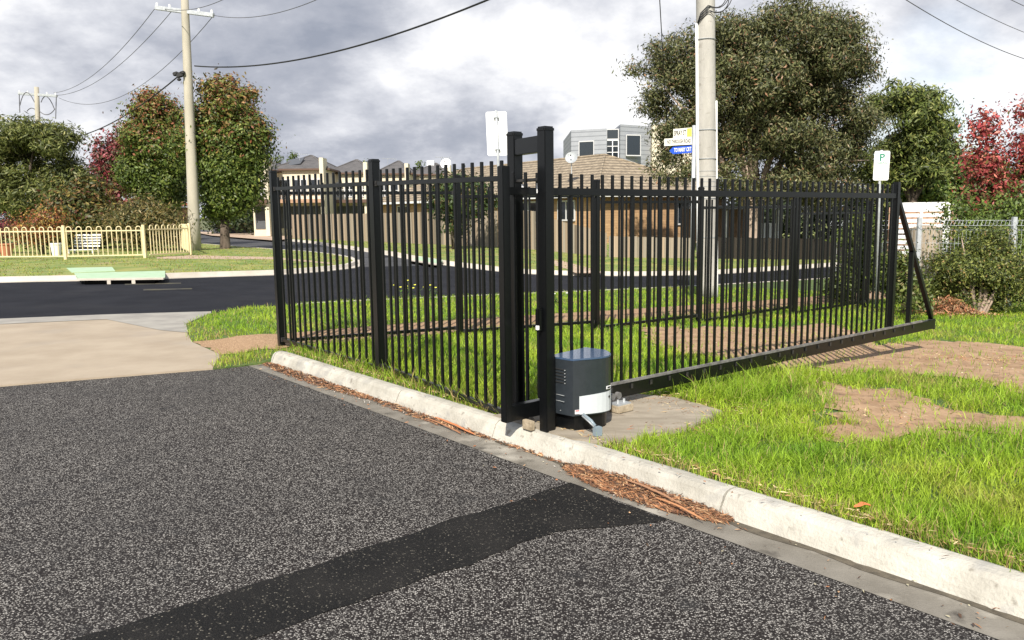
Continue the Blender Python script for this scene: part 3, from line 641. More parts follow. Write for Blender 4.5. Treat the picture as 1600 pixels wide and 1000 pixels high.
for k, (r, dz_) in enumerate(((.26, .0), (.33, .05), (.40, .02), (.30, -.1))):
    mb = MB(); c0 = pole_at(6.6, .1, math.radians(-30)); pts = []
    for i in range(19):
        a = math.radians(95-210*i/18); pts.append(c0+Vector((.12+math.cos(a)*r*.85, -.12-.03*k, -.12+dz_+math.sin(a)*r)))
    mb.tube(pts, .010, 6); mb.build('cable_loop', M['wire'], cp, smooth=True)
    mb = MB(); mb.tube([pts[-1], pole_at(6.25-.05*k, .24, math.radians(-90)), pole_at(6.1-.05*k, .24, math.radians(-130)), pole_at(5.85, .24, aL)], .009, 6); mb.build('cable_loop', M['wire'], cp, smooth=True)
# street name post left of the pole
sb = Vector((4.16, 18.5, 0)); sb.z = T(sb.x, sb.y)+.11; stz = atY(1082, 196, 18.5).z
sn = thing('street_sign', sb, 'galvanised post carrying one blue and two pale street name blades, beside the thick pole', 'street sign')
mb = MB(); mb.tube([sb, (sb.x, sb.y, stz)], .045, 14); mb.build('post', M['galv'], sn, smooth=True)
def blade(px0, px1, pyT, pyB, mat, body, inkm, size, extra=None, arrow=False, fit=None, Y=18.42, name='name_blade'):
    a = atY(px0, (pyT+pyB)/2+1.5, Y+.12); b = atY(px1, (pyT+pyB)/2-1., Y); h = (pyB-pyT)/F*Y; r = (b-a).normalized(); n = Vector((r.y, -r.x, 0)).normalized(); upv = r.cross(-n) if False else n.cross(r)*-1
    upv = Vector((0, 0, 1)); c = (a+b)/2; Lb = (b-a).length
    mb = MB()
    if arrow:
        pts = [(-Lb/2+.05, h/2), (Lb/2, h/2), (Lb/2, -h/2), (-Lb/2+.05, -h/2), (-Lb/2-.03, 0)]
        vs = [c+r*x+upv*y+n*k for k in (.004, -.004) for x, y in pts]; mb.add(vs, [(0, 1, 2, 3, 4), (9, 8, 7, 6, 5)]+[(i, (i+1) % 5, 5+(i+1) % 5, 5+i) for i in range(5)])
    else: mb.obox(c, r, n, upv, Lb/2, .004, h/2)
    o = mb.build(name, mat, sn); text(body, size, c+n*.006+r*(extra or 0), r, upv, inkm, o, fit=fit); return c, r, n, h, Lb, o
c, r, n, h, Lb, o = blade(1052, 1081, 200.5, 214.5, M['sign_cream'], 'SPRAY ST', M['ink'], .15, -.055, fit=.27)
mb = MB(); mb.obox(c+r*(Lb/2-.055)+n*.006, r, n, z3, .05, .001, h/2-.012); o2 = mb.build('council_badge', M['yellow'], o)
mb = MB(); mb.obox(c+r*(Lb/2-.052)+n*.0085, (r+Vector((0, 0, -.5))).normalized(), n, (Vector((0, 0, 1))+r*.5).normalized(), .018, .0008, .005); mb.build('badge_emblem', M['green_ink'], o2)
blade(1038, 1081, 215.5, 226.5, M['sign_cream'], 'NO THROUGH ROAD', M['ink'], .12, .02, fit=.52)
blade(1048, 1081, 228.5, 239.5, M['blue'], 'TO MARY CRT', M['white'], .125, .03, arrow=True, fit=.38)
# traffic sign seen from behind
def plate_sign(name, base, px_c, py_t, py_b, wpx, Y, tilt, yaw, label, mat, lean=0, front=None):
    base = Vector(base); top = atY(px_c, py_t, Y); bot = atY(px_c+tilt, py_b, Y)
    t = thing(name, base, label, 'sign')
    mb = MB(); mb.tube([base, Vector((bot.x, bot.y, bot.z)), Vector((top.x, top.y, top.z+.02))], .027, 12); mb.build('post', M['galv'], t, smooth=True)
    w = wpx/F*Y; upv = (top-bot).normalized(); h = (top-bot).length; r = Vector((math.cos(yaw), math.sin(yaw), 0)); n = r.cross(upv); r = upv.cross(n).normalized()
    c = (top+bot)/2; return t, c, r, upv, n, w, h
base = at(784, 469); Y = base.y
t, c, r, upv, n, w, h = plate_sign('traffic_sign', base, 775, 174, 243, 32, Y, 3, math.radians(4), 'blank white back of a sign on a galvanised post left of the gate posts', M['white'])
def rplate(c, r, upv, n, w, h, th, rad, mat, parent, name='sign_plate'):
    pts = []
    for cx_, cy_, a0 in ((w/2-rad, h/2-rad, 0), (-w/2+rad, h/2-rad, 90), (-w/2+rad, -h/2+rad, 180), (w/2-rad, -h/2+rad, 270)):
        for k in range(5): a = math.radians(a0+k*22.5); pts.append((cx_+rad*math.cos(a), cy_+rad*math.sin(a)))
    m_ = len(pts); mb = MB(); vs = [c+r*x+upv*y+n*k for k in (th/2, -th/2) for x, y in pts]
    mb.add(vs, [tuple(range(m_)), tuple(range(2*m_-1, m_-1, -1))]+[(i, (i+1) % m_, m_+(i+1) % m_, m_+i) for i in range(m_)]); return mb.build(name, mat, parent)
rplate(c-n*-.0-Vector((0, -.035, 0)), r, upv, n, w, h, .004, .04, M['white'], t)
for k in (.36, -.36):
    mb = MB(); mb.obox(c+upv*h*k, r, n, upv, .05, .032, .012); mb.build('clamp', M['galv_dark'], t, bevel=.004)
base = at(1369, 481); Y = base.y
t, c, r, upv, n, w, h = plate_sign('parking_sign', base, 1377.5, 236, 282, 22, Y, -3, math.radians(-18), 'white parking sign plate with a green letter P on a slim post behind the gate', M['white'])
c = c-Vector((0, .04, 0)); pl = rplate(c, r, upv, n, w, h, .004, .035, M['white'], t)
fn = n if n.y < 0 else -n; rr = r
text('P', .20, c+fn*.004+upv*h*.27, rr, upv, M['green_ink'], pl); text('PARKING', .047, c+fn*.004+upv*h*.09, rr, upv, M['green_ink'], pl)
mb = MB()
for sx in (-1, 1): mb.obox(c+fn*.004-upv*h*.42+rr*.035*sx, rr, fn, upv, .022, .001, .006)
mb.build('arrow_mark', M['ink'], pl)
# striped marker post on the corner
base = at(456, 413); mp_ = thing('marker_post', base, 'thin white marker post with a red band on the grassy street corner', 'marker post')
tp = atY(452, 362, base.y)
mb = MB(); mb.tube([base, tp], .055, 8); mb.build('post', M['white'], mp_); mb = MB(); mb.tube([base.lerp(tp, .72), base.lerp(tp, .88)], .060, 8); mb.build('reflector_band', M['red'], mp_)

# power poles
def power_pole(base, top, label, arm_z, arm_l, arm_r, w0, w1, jumpers=False):
    t = thing('power_pole', base, label, 'power pole', 'tan power poles with crossarms')
    mb = MB(); mb.tube([base.lerp(top, i/8) for i in range(9)], [w0+(w1-w0)*i/8 for i in range(9)], 14); mb.build('shaft', M['pole_tan'], t, smooth=True)
    mb = MB(); mb.bar(arm_l, arm_r, .16, .2); arm = mb.build('crossarm', M['galv'], t, bevel=.02)
    for k in (.03, .25, .75, .97):
        p = arm_l.lerp(arm_r, k); mb = MB(); mb.tube([p+Vector((0, 0, .1)), p+Vector((0, 0, .24))], .055, 8); mb.build('insulator', M['white'], arm)
    return t, arm
pY = at(305, 391).y; PX = at(305, 391)
ptp = atY(287.5, -26, pY); al = atY(243, 12, pY+.4); ar = atY(334, 24, pY-.4)
t1, _ = power_pole(PX, ptp, 'tall tan power pole standing between the two autumn street trees', 0, al, ar, .30, .17)
mb = MB(); cc = atY(281, 117, pY-.3)
for dx_, dz_, s in ((0, 0, .16), (-.2, .05, .12), (.15, .1, .10), (-.05, -.22, .08)): mb.obox(cc+Vector((dx_, 0, dz_)), (1, 0, .3), (0, 1, 0), (-.3, 0, 1), s, .1, s*.7)
mb.build('cable_junction', M['wire'], t1, bevel=.03)
Y2 = 66.; b2p = atY(64, 345, Y2); b2p.z = T(b2p.x, Y2); tp2 = atY(57, 136, Y2); al2 = atY(29, 146, Y2+1); ar2 = atY(89, 150, Y2-1)
t2, arm2 = power_pole(b2p, tp2, 'distant tan power pole rising behind the big green tree', 0, al2, ar2, .28, .17)
mb = MB()
for a, b_, s in ((atY(30, 147, Y2), atY(31, 176, Y2), 0), (atY(88, 151, Y2), atY(87, 186, Y2), 0), (atY(31, 165, Y2), atY(54, 160, Y2), -.9), (atY(64, 160, Y2), atY(85, 170, Y2), -.7), (atY(42, 174, Y2), atY(56, 172, Y2), -.2), (atY(62, 174, Y2), atY(86, 170, Y2), .35)):
    mb.tube(cat_wire(a, b_, s, 8), .035, 5)
mb.build('jumper_cable', M['wire_grey'], arm2)
def wire(a, b, sag, r, label, mat='wire', grp='overhead cables'):
    a = Vector(a); mb = MB(); mb.tube(cat_wire(a, b, sag), r, 6); o = mb.build('power_line', M[mat], None, a, smooth=True); tag(o, label, 'cable', grp)
wire(atY(304, 103, pY), atY(790, -12, 24), .7, .030, 'thick black overhead cable running right from the pole between the autumn trees')
wire(atY(280, 118, pY), atY(60, 214, Y2+8), 1.2, .036, 'thick black cable dropping left from the pole towards the big green tree')
wire(al, atY(84, 145, Y2), .9, .016, 'thin wire from the left tip of the near crossarm to the distant pole', 'wire_grey')
wire(al.lerp(ar, .3), atY(86, 149, Y2), 1.0, .016, 'thin wire from the middle of the near crossarm to the distant pole', 'wire_grey')
wire(ar, atY(92, 153, Y2), 1.9, .016, 'thin sagging wire from the right tip of the near crossarm, lowest on the left', 'wire_grey')
wire(ar, atY(520, -12, 30), .4, .014, 'thin wire leaving the right tip of the near crossarm for the top of the picture', 'wire_grey')
wire(al.lerp(ar, .15), atY(370, -12, 34), .3, .014, 'short thin wire passing just under the top of the near pole', 'wire_grey')
wire(atY(1030, -14, 19), atY(1043, 215, 30), .0, .012, 'thin dark service cable hanging in front of the big gum tree')
wire(atY(1385, -20, 20), atY(1680, 108, 34), .4, .012, 'lowest of the three thin wires crossing the top right corner', 'wire_grey', 'wires in the top right corner')
wire(atY(1470, -14, 22), atY(1680, 74, 34), .2, .010, 'middle of the three thin wires crossing the top right corner', 'wire_grey', 'wires in the top right corner')
wire(atY(1565, -8, 22), atY(1680, 36, 34), .1, .010, 'uppermost of the three thin wires crossing the top right corner', 'wire_grey', 'wires in the top right corner')
#PART2
# ================================================================== HOUSES
def hip_roof(t, C0, A, LA, B, LB, ze, rise, mat, over=.4, name='roof', fascia=None, inset=None):
    """C0 corner, A long direction, B short direction (unit 2-vectors)"""
    A = Vector((*A, 0)); B = Vector((*B, 0)); C0 = Vector((C0[0], C0[1], 0)); i_ = inset or LB/2
    c = [C0-A*over-B*over, C0+A*(LA+over)-B*over, C0+A*(LA+over)+B*(LB+over), C0-A*over+B*(LB+over)]
    r1 = C0+A*i_+B*LB/2; r2 = C0+A*max(i_+.05, LA-i_)+B*LB/2; e = Vector((0, 0, ze)); h = Vector((0, 0, ze+rise)); th = Vector((0, 0, -.14))
    mb = MB(); mb.add([c[0]+e, c[1]+e, c[2]+e, c[3]+e, r1+h, r2+h, c[0]+e+th, c[1]+e+th, c[2]+e+th, c[3]+e+th],
        [(0, 1, 5, 4), (1, 2, 5), (2, 3, 4, 5), (3, 0, 4), (9, 8, 7, 6), (0, 6, 7, 1), (1, 7, 8, 2), (2, 8, 9, 3), (3, 9, 6, 0)])
    o = mb.build(name, mat, t)
    mb = MB()
    for p, q in ((c[0]+e, r1+h), (c[1]+e, r2+h), (c[2]+e, r2+h), (c[3]+e, r1+h), (r1+h, r2+h)): mb.tube([p, q], .09, 6)
    mb.build('ridge_cap', mat, o)
    if fascia:
        mb = MB()
        for p, q in ((0, 1), (1, 2), (2, 3), (3, 0)): mb.bar(c[p]+e+Vector((0, 0, -.06)), c[q]+e+Vector((0, 0, -.06)), .13, .16)
        mb.build('gutter', fascia, o)
    return o
def walls(t, C0, A, LA, B, LB, z0, z1, mat, name='wall'):
    A = Vector((*A, 0)); B = Vector((*B, 0)); C = Vector((C0[0], C0[1], 0))
    mb = MB(); mb.prism([(p.x, p.y) for p in (C, C+A*LA, C+A*LA+B*LB, C+B*LB)], z0, z1); return mb.build(name, mat, t)
def window(t, P0, A, w, z0, z1, nrm, mull=1, transom=0, name='window', fm='frame'):
    """P0 left end on the wall line, A along the wall, nrm outward"""
    A = Vector((*A, 0)).normalized(); nr = Vector((*nrm, 0)).normalized(); P0 = Vector((P0[0], P0[1], 0))
    c = P0+A*w/2+nr*.02; c.z = (z0+z1)/2; h = z1-z0
    mb = MB(); mb.obox(c, A, nr, z3, w/2-.03, .03, h/2-.03); o = mb.build(name, M['glass'], t)
    mb = MB(); f = .05
    mb.obox(c+nr*.03+Vector((0, 0, h/2)), A, nr, z3, w/2+f/2, .04, f); mb.obox(c+nr*.03-Vector((0, 0, h/2)), A, nr, z3, w/2+f/2, .05, f)
    for i in range(mull+2): mb.obox(c+nr*.03+A*(w*(i/(mull+1)-.5)), A, nr, z3, f*.8, .037, h/2-.002)
    for i in range(transom): mb.obox(c+nr*.03+Vector((0, 0, h*((i+1)/(transom+1)-.5))), A, nr, z3, w/2, .033, f*.6)
    mb.build('frame', M[fm], o); return o
# brick bungalow: near corner of the eaves at px 930
az = (-.57, .822); bz = (.822, .57); C0 = atY(930, 303, 46); Cx = (C0.x, C0.y)
gz = T(*Cx)
h = thing('bungalow', (Cx[0], Cx[1], gz), 'single storey house with brown tiled hip roof and orange boarded walls behind the paling fence', 'house')
ins = .55; Cw = (Cx[0]+az[0]*ins+bz[0]*ins, Cx[1]+az[1]*ins+bz[1]*ins)
walls(h, Cw, az, 29, bz, 10.9, gz-.5, 2.6, M['brick'])
hip_roof(h, Cx, az, 30, bz, 12, 2.72, 2.75, M['tile'], over=.0, fascia=M['white'], inset=6)
nl = (-bz[0], -bz[1]); nrr = (-az[0], -az[1])
def on(s, side):    # point on left (long) or right (short) wall
    return (Cw[0]+az[0]*s, Cw[1]+az[1]*s) if side == 'L' else (Cw[0]+bz[0]*s, Cw[1]+bz[1]*s)
for s, w_, a, b in ((5.6, 2.0, 1.1, 2.4), (1.9, 1.6, 1.25, 2.4), (11, 2.2, 1.0, 2.4), (17, 2.2, 1.0, 2.4), (23, 2, 1.0, 2.4)): window(h, on(s, 'L'), az, w_, a, b, nl, 1)
window(h, on(6.6, 'R'), bz, 2.0, .9, 2.3, nrr, 1)
mb = MB(); p = Vector((*on(2.6, 'R'), 0)); q = Vector((*nrr, 0)); B3 = Vector((*bz, 0))
mb.obox(p+q*.05+Vector((0, 0, .35)), B3, q, z3, .02, .05, 1.9); mb.obox(p+B3*3.2+q*.05+Vector((0, 0, .35)), B3, q, z3, .02, .05, 1.9)
mb.build('downpipe', M['fascia'], h)
mb = MB()
for i in range(9): mb.obox(p+B3*(1.9)+q*.06+Vector((0, 0, -.35+i*.12)), B3, q, z3, 1.7, .04, .045)
mb.build('slatted_screen', M['brick'], h)
# vent grid by the lattice bricks
mb = MB()
for i in range(5):
    for j in range(4):
        c = Vector((*on(8.3+.34*i, 'L'), .72+.26*j))+Vector((*nl, 0))*.03; mb.obox(c, Vector((*az, 0)), Vector((*nl, 0)), z3, .09, .04, .075)
mb.build('lattice_opening', M['fascia'], h)
# satellite dishes on masts
def dish(px, py, Y, r, zf, label, light, mat):
    c = atY(px, py, Y); t = thing('satellite_dish', (c.x, c.y, zf), label, 'satellite dish')
    mb = MB(); mb.tube([(c.x, c.y, zf), (c.x, c.y, c.z-.05)], .03, 8); mb.build('mast', M['galv'], t)
    d = Vector((-.25, -1, .45)).normalized(); a = d.orthogonal().normalized(); b = d.cross(a); vs = []; fs = []
    for i in range(6):
        for k in range(20): rr_ = r*i/5; an = 2*math.pi*k/20; vs.append(c+a*math.cos(an)*rr_+b*math.sin(an)*rr_+d*(.22*(i/5)**2*r))
    for i in range(5): fs += [(i*20+k, i*20+(k+1) % 20, (i+1)*20+(k+1) % 20, (i+1)*20+k) for k in range(20)]
    mb = MB(); mb.add(vs, fs); mb.build('reflector', M[mat], t, smooth=True)
    mb = MB(); mb.tube([c-b*r*.8+d*.1, c+d*r*.9], .012, 5); mb.tube([c+d*r*.85, c+d*r*1.0], .045, 8); mb.build('feed_horn', M['ink'], t)
dish(893, 247, 50, .38, 3.6, 'grey mesh satellite dish on a mast over the brown tiled roof', 0, 'galv_dark')
dish(697, 256, 66, .44, 4.6, 'small white satellite dish further left on the tiled roof line', 0, 'white')
# timber paling fence along the house
def palings(name, pts, hts, label, pale=.15, seed=1, dk=1.):
    rng = random.Random(seed); A0 = Vector(pts[0]); t = thing(name, (A0.x, A0.y, T(A0.x, A0.y)), label, 'fence', None)
    mb = MB(); rail = MB(); post = MB()
    for i in range(len(pts)-1):
        a = Vector((*pts[i][:2], 0)); b = Vector((*pts[i+1][:2], 0)); d = (b-a); Ln = d.length; d.normalize(); nn = Vector((d.y, -d.x, 0)); k = int(Ln/pale)
        if nn.y > 0: nn = -nn
        for j in range(k):
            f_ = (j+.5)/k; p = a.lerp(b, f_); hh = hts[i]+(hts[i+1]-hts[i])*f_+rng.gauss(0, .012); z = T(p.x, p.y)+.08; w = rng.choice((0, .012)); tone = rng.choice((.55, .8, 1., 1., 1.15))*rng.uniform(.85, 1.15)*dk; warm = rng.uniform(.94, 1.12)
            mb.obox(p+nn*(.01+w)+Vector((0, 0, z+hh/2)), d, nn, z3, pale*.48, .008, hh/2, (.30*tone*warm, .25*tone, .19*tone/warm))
        for zz_ in (.35, .85): 
            za = T(a.x, a.y); zb_ = T(b.x, b.y); rail.bar((a.x-nn.x*.05, a.y-nn.y*.05, za+hts[i]*zz_), (b.x-nn.x*.05, b.y-nn.y*.05, zb_+hts[i+1]*zz_), .04, .07)
    mb.build('palings', M['timber'], t, cols=True, fix=False)
    o = rail.build('rail', M['block'], t, fix=False)
    return t
fa = atY(775, 360, 42.5); dirF = Vector((-.61, .79))
def pf(s): return (fa.x-dirF.x*s*-1, fa.y+dirF.y*s)
def pf(s): return (fa.x+dirF.x*s, fa.y+dirF.y*s)
# positive s runs away to the left
palings('paling_fence', [pf(27), pf(8), pf(-3.3)], [1.9, 1.92, 1.95], 'tall weathered timber paling fence running away to the left behind the green verge', seed=2)
pe = pf(-3.35); e2 = atY(948, 380, 36.5); e3 = atY(1085, 380, 37.5); e4 = atY(1345, 380, 40)
palings('paling_fence', [pe, (e2.x, e2.y)], [1.75, 1.15], 'sloping timber paling fence under the near corner of the orange house', seed=3)
palings('paling_fence', [(e2.x+.1, e2.y), (e3.x, e3.y)], [1.0, 1.0], 'low sunlit timber paling fence just left of the thick concrete pole', seed=4)
palings('paling_fence', [(e3.x+.1, e3.y), (e4.x, e4.y)], [1.05, 1.1], 'low paling fence with tree shade painted into its tone, behind the big gum tree trunk', seed=5, dk=.09)  # boards darkened: the tree's shade is painted into their colour
# carport under the gum tree
cp_ = thing('carport', (*atY(1200, 400, 43)[:2], -.5), 'shaded carport with white posts and white gutter behind the gum tree trunk', 'carport')
a = atY(1130, 326, 42); b = atY(1270, 326, 44); zc = a.z+.05
mb = MB(); mb.bar((a.x, a.y, zc), (b.x, b.y, zc), .12, .16); mb.build('gutter', M['white'], cp_)
mb = MB(); mb.prism([(a.x, a.y+.1), (b.x, b.y+.1), (b.x-1, b.y+5.5), (a.x-1, a.y+5.5)], zc+.02, zc+.12); mb.build('roof', M['slate'], cp_)
for px in (1136, 1215, 1260):
    p = atY(px, 340, 42+(px-1130)/70+.1); mb = MB(); mb.box((p.x, p.y, (zc-1.2)/2-.1), (.13, .13, zc+1.1)); mb.build('post', M['white'], cp_)
mb = MB(); mb.prism([(a.x-1, a.y+5.4), (b.x-1, b.y+5.4), (b.x-1, b.y+5.6), (a.x-1, a.y+5.6)], -1.5, zc); mb.build('rear_wall', M['brick_brown'], cp_)
wp = thing('storage_cabinet', (*atY(1199, 366, 44.5)[:2], -.4), 'white two door cabinet standing in the shaded carport', 'cabinet')
p = atY(1199, 358, 44.5); mb = MB(); mb.box((p.x, p.y, .25), (.75, .5, 1.5)); mb.build('body', M['white'], wp, bevel=.02); mb = MB(); mb.box((p.x, p.y-.26, .25), (.03, .02, 1.4)); mb.build('door_gap', M['dark'], wp)

# two-storey row houses beyond
def townhouse(px0, px1, pye, Y, rise, label, first=False, setb=9., pool=None):
    a = atY(px0, pye, Y); b = atY(px1, pye, Y); ze = (a.z+b.z)/2; w = b.x-a.x; gz = T(a.x, Y)-.2
    t = thing('townhouse', (a.x, Y, gz), label, 'house', 'row of cream two storey houses')
    walls(t, (a.x, Y), (1, 0), w, (0, 1), setb, gz, ze-.05, M['render'])
    hip_roof(t, (a.x, Y), (1, 0), w, (0, 1), setb, ze, rise, M['slate'], over=.3, fascia=M['fascia'], inset=w/2-.1)
    k = 3
    for i in range(k):
        ww = w/(k+1.2); window(t, (a.x+.35+i*(w-.3)/k, Y), (1, 0), ww, ze-2.3, ze-.95, (0, -1), 1, 0)
    # balcony slab and dark porch
    mb = MB(); mb.box((a.x+w/2, Y-.9, 3.05), (w, 1.8, .32)); bal = mb.build('balcony', M['brick_brown'] if first else M['fascia'], t)
    mb = MB()
    for i in range(int(w/.25)): mb.box((a.x+.12+i*.25, Y-1.75, 3.65), (.03, .03, .9))
    mb.box((a.x+w/2, Y-1.75, 4.12), (w, .05, .06)); mb.build('balustrade', M['frame'], bal)
    mb = MB(); mb.box((a.x+w/2, Y-.03, 1.6), (w*.8, .08, 2.0)); mb.build('garage_door', M['grey_fence'], t)
    mb = MB(); mb.box((b.x-.15, Y-.6, (ze+.9)/2), (.36, 1.6, ze+.9)); mb.build('party_wall', M['render'], t)
    return t, a, b, ze
t_, a, b, ze = townhouse(427, 510, 264, 75, 1.5, 'leftmost full row house, with a blue solar panel on its grey hip roof', True)
mb = MB(); c = Vector((a.x+w if False else a.x+1.5, 75+1.9, ze+.75)); mb.obox(c, Vector((1, 0, .15)).normalized(), Vector((0, 1, .42)).normalized(), Vector((-.15, -.42, 1)).normalized(), .75, .9, .05); mb.build('solar_panel', M['glass'], t_)
townhouse(512, 577, 270, 79, 1.5, 'second row house from the left, half hidden behind the black middle fence post')
townhouse(588, 640, 271, 83, 1.5, 'third row house, with its peaked roof just right of the middle fence post')
townhouse(645, 705, 272, 88, 1.4, 'rightmost row house, whose roof peeks over the white satellite dish')
townhouse(392, 424, 266, 73, 1.0, 'narrow row house end partly hidden by the autumn street tree')
def chimney(px, py0, py1, w, Y, label):
    a = atY(px, py0, Y); b = atY(px, py1, Y); t = thing('rooftop_cooler', (a.x, Y, b.z), label, 'cooler unit', 'white rooftop units on the row houses'); ww = w/F*Y
    mb = MB(); mb.box((a.x, Y, (a.z+b.z)/2), (ww, ww, a.z-b.z)); bb = mb.build('housing', M['white'], t, bevel=.03)
    mb = MB()
    for i in range(4): mb.box((a.x, Y-ww/2-.005, b.z+(a.z-b.z)*(.2+.2*i)), (ww*.8, .02, .05))
    mb.build('grille', M['galv_dark'], bb)
chimney(488, 249, 262, 8, 79, 'white rooftop unit right of the solar panelled roof'); chimney(560, 255, 268, 9, 83, 'white rooftop unit above the second row house'); chimney(631, 257, 270, 12, 87, 'wide white rooftop unit above the third row house'); chimney(673, 251, 262, 11, 92, 'pale rooftop unit beside the white satellite dish')
def antenna(px, py0, py1, Y, label):
    a = atY(px, py0, Y); b = atY(px, py1, Y); t = thing('tv_antenna', b, label, 'antenna', 'roof antennas'); mb = MB(); mb.tube([b, a], .025, 5); mb.build('mast', M['galv_dark'], t)
    mb = MB(); mb.tube([a+Vector((-.6, 0, .05)), a+Vector((.9, .2, -.05))], .018, 5)
    for i in range(7): c = a+Vector((-.5+.2*i, 0, .03)); mb.tube([c+Vector((0, -.3, 0)), c+Vector((0, .3, 0))], .012, 4)
    mb.build('elements', M['galv_dark'], t)
antenna(468, 241, 252, 77, 'thin roof antenna over the leftmost row house'); antenna(690, 246, 262, 74, 'thin roof antenna above the white satellite dish'); antenna(606, 248, 256, 85, 'thin roof antenna over the third row house')
# grey clad modern building
Y = 78.; a = atY(893, 205, Y); b = atY(941, 203, Y+3); c = atY(1022, 196, Y)
t = thing('clad_building', (a.x, Y, -1), 'blue grey clad modern building with dark square windows rising over the bungalow roof', 'building')
zt = a.z; xa, xb, xc = a.x, b.x, c.x
mb = MB(); mb.prism([(xa, Y+.5), (xb, Y-.8), (xb, Y+12), (xa, Y+12)], -1, atY(940, 202, Y).z); mb.build('wall', M['clad'], t)
mb = MB(); mb.prism([(xb+.05, Y+.5), (atY(968, 200, Y).x, Y+.5), (atY(968, 200, Y).x, Y+12), (xb+.05, Y+12)], -1, atY(958, 201, Y).z); mb.build('wall', M['clad'], t)
x2 = atY(968, 200, Y).x; mb = MB(); mb.prism([(x2+.02, Y-.4), (xc, Y+1.8), (xc, Y+12), (x2+.02, Y+12)], -1, atY(990, 194.5, Y).z); mb.build('wall', M['clad'], t)
mb = MB(); mb.prism([(xc+.02, Y+1.), (atY(1090, 200, Y).x, Y+1.), (atY(1090, 200, Y).x, Y+10), (xc+.02, Y+10)], -1, atY(1050, 192, Y).z); mb.build('wall', M['render'], t)
window(t, (atY(905, 230, Y).x, Y+.2), (xb-xa, -1.3), 1.45, atY(915, 246, Y).z, atY(915, 221, Y).z, (-.1, -1), 0)
x3 = atY(948.5, 230, Y).x; w3 = atY(967, 230, Y).x-x3
window(t, (x3, Y+.4), (1, 0), w3, atY(957, 217, Y).z, atY(957, 201.5, Y).z, (0, -1), 0)
window(t, (x3, Y+.4), (1, 0), w3, atY(957, 247, Y).z, atY(957, 218.5, Y).z, (0, -1), 1, 2, fm='white')
window(t, (atY(978, 230, Y).x, Y-.15), (1, .35), 1.5, atY(990, 243, Y).z, atY(990, 211, Y).z, (.3, -1), 0)
mb = MB(); mb.box((atY(893, 205, Y).x+1.2, Y+.4, zt+.03), (.1, .1, .1)); mb.build('flashing', M['frame'], t)
# houses glimpsed left and right
t = thing('red_roofed_house', (*atY(210, 350, 62)[:2], -.3), 'low house with a terracotta roof glimpsed behind the golden shrub', 'house')
a = atY(165, 322, 62); b = atY(233, 322, 62); walls(t, (a.x, 62), (1, 0), b.x-a.x, (0, 1), 8, -.5, a.z, M['brick_brown']); hip_roof(t, (a.x, 62), (1, 0), b.x-a.x, (0, 1), 8, a.z, .65, M['redroof'], over=.4, inset=.9, fascia=M['white'])
t = thing('orange_roofed_house', (*atY(1440, 300, 70)[:2], -1), 'distant white house with an orange roof glimpsed between the right hand trees', 'house')
a = atY(1425, 262, 70); b = atY(1560, 262, 70); walls(t, (a.x, 70), (1, 0), b.x-a.x, (0, 1), 8, -1, a.z, M['white']); hip_roof(t, (a.x, 70), (1, 0), b.x-a.x, (0, 1), 8, a.z, .7, M['redroof'], over=.4, inset=2)
t = thing('garage', (*atY(400, 350, 66)[:2], -.3), 'dark grey garage wall at the end of the side street', 'garage')
a = atY(340, 322, 84); walls(t, (atY(330, 322, 88).x, 88), (1, 0), 7.2, (0, 1), 5, -.5, 2.6, M['grey_fence']); mb = MB(); mb.box((atY(330, 322, 88).x+3.6, 87.95, 1.0), (2.8, .1, 2.2)); mb.build('roller_door', M['slate'], t)
# white slatted carport wall on the right
Y = 30.; a = atY(1396, 316, Y+.6); b = atY(1485, 318, Y); t = thing('slatted_screen', (b.x, b.y, T(b.x, Y)), 'white slatted carport screen with a flat white fascia behind the mesh fence', 'screen')
d = Vector((b.x-a.x, b.y-a.y, 0)); Ln = d.length; d.normalize(); nn = Vector((d.y, -d.x, 0)); zt = (a.z+b.z)/2; m0 = Vector((a.x, a.y, 0))
mb = MB(); mb.obox(m0+d*Ln/2+Vector((0, 0, zt-.15)), d, nn, z3, Ln/2, .04, .17); mb.build('fascia', M['white'], t)
for i in range(9): mb = MB(); mb.obox(m0+d*Ln/2+Vector((0, 0, zt-.46-.20*i)), d, nn, z3, Ln/2-.06, .02, .065); mb.build('slat', M['white'], t)
for k in (.02, .5, .98): mb = MB(); mb.obox(m0+d*Ln*k+nn*.05+Vector((0, 0, zt/2-.9)), d, nn, z3, .05, .04, zt/2+.6); mb.build('post', M['white'], t)
mb = MB(); mb.obox(m0+d*(Ln+.12)+Vector((0, 0, zt-1.2)), d, nn, z3, .1, .1, 1.1); mb.build('brick_pier', M['brick_brown'], t)
mb = MB(); mb.obox(m0+d*Ln/2-nn*1.2+Vector((0, 0, zt-1.2)), d, nn, z3, Ln/2, .05, 1.05); mb.build('inner_wall', M['brick_brown'], t)
Y = 24.; a = atY(1440, 352, Y); b = atY(1482, 352, Y); t = thing('water_tank', (a.x, Y, T(a.x, Y)), 'beige upright water tank behind the mesh fence', 'water tank')
mb = MB(); c = ((a.x+b.x)/2, Y+.5); mb.tube([(c[0], c[1], -1.2), (c[0], c[1], a.z-.1)], (b.x-a.x)/2+.05, 28); mb.build('tank', M['apron'], t, smooth=False)
mb = MB(); mb.tube([(c[0], c[1], a.z-.1), (c[0], c[1], a.z)], [(b.x-a.x)/2+.07, .1], 28); mb.build('lid', M['apron'], t)

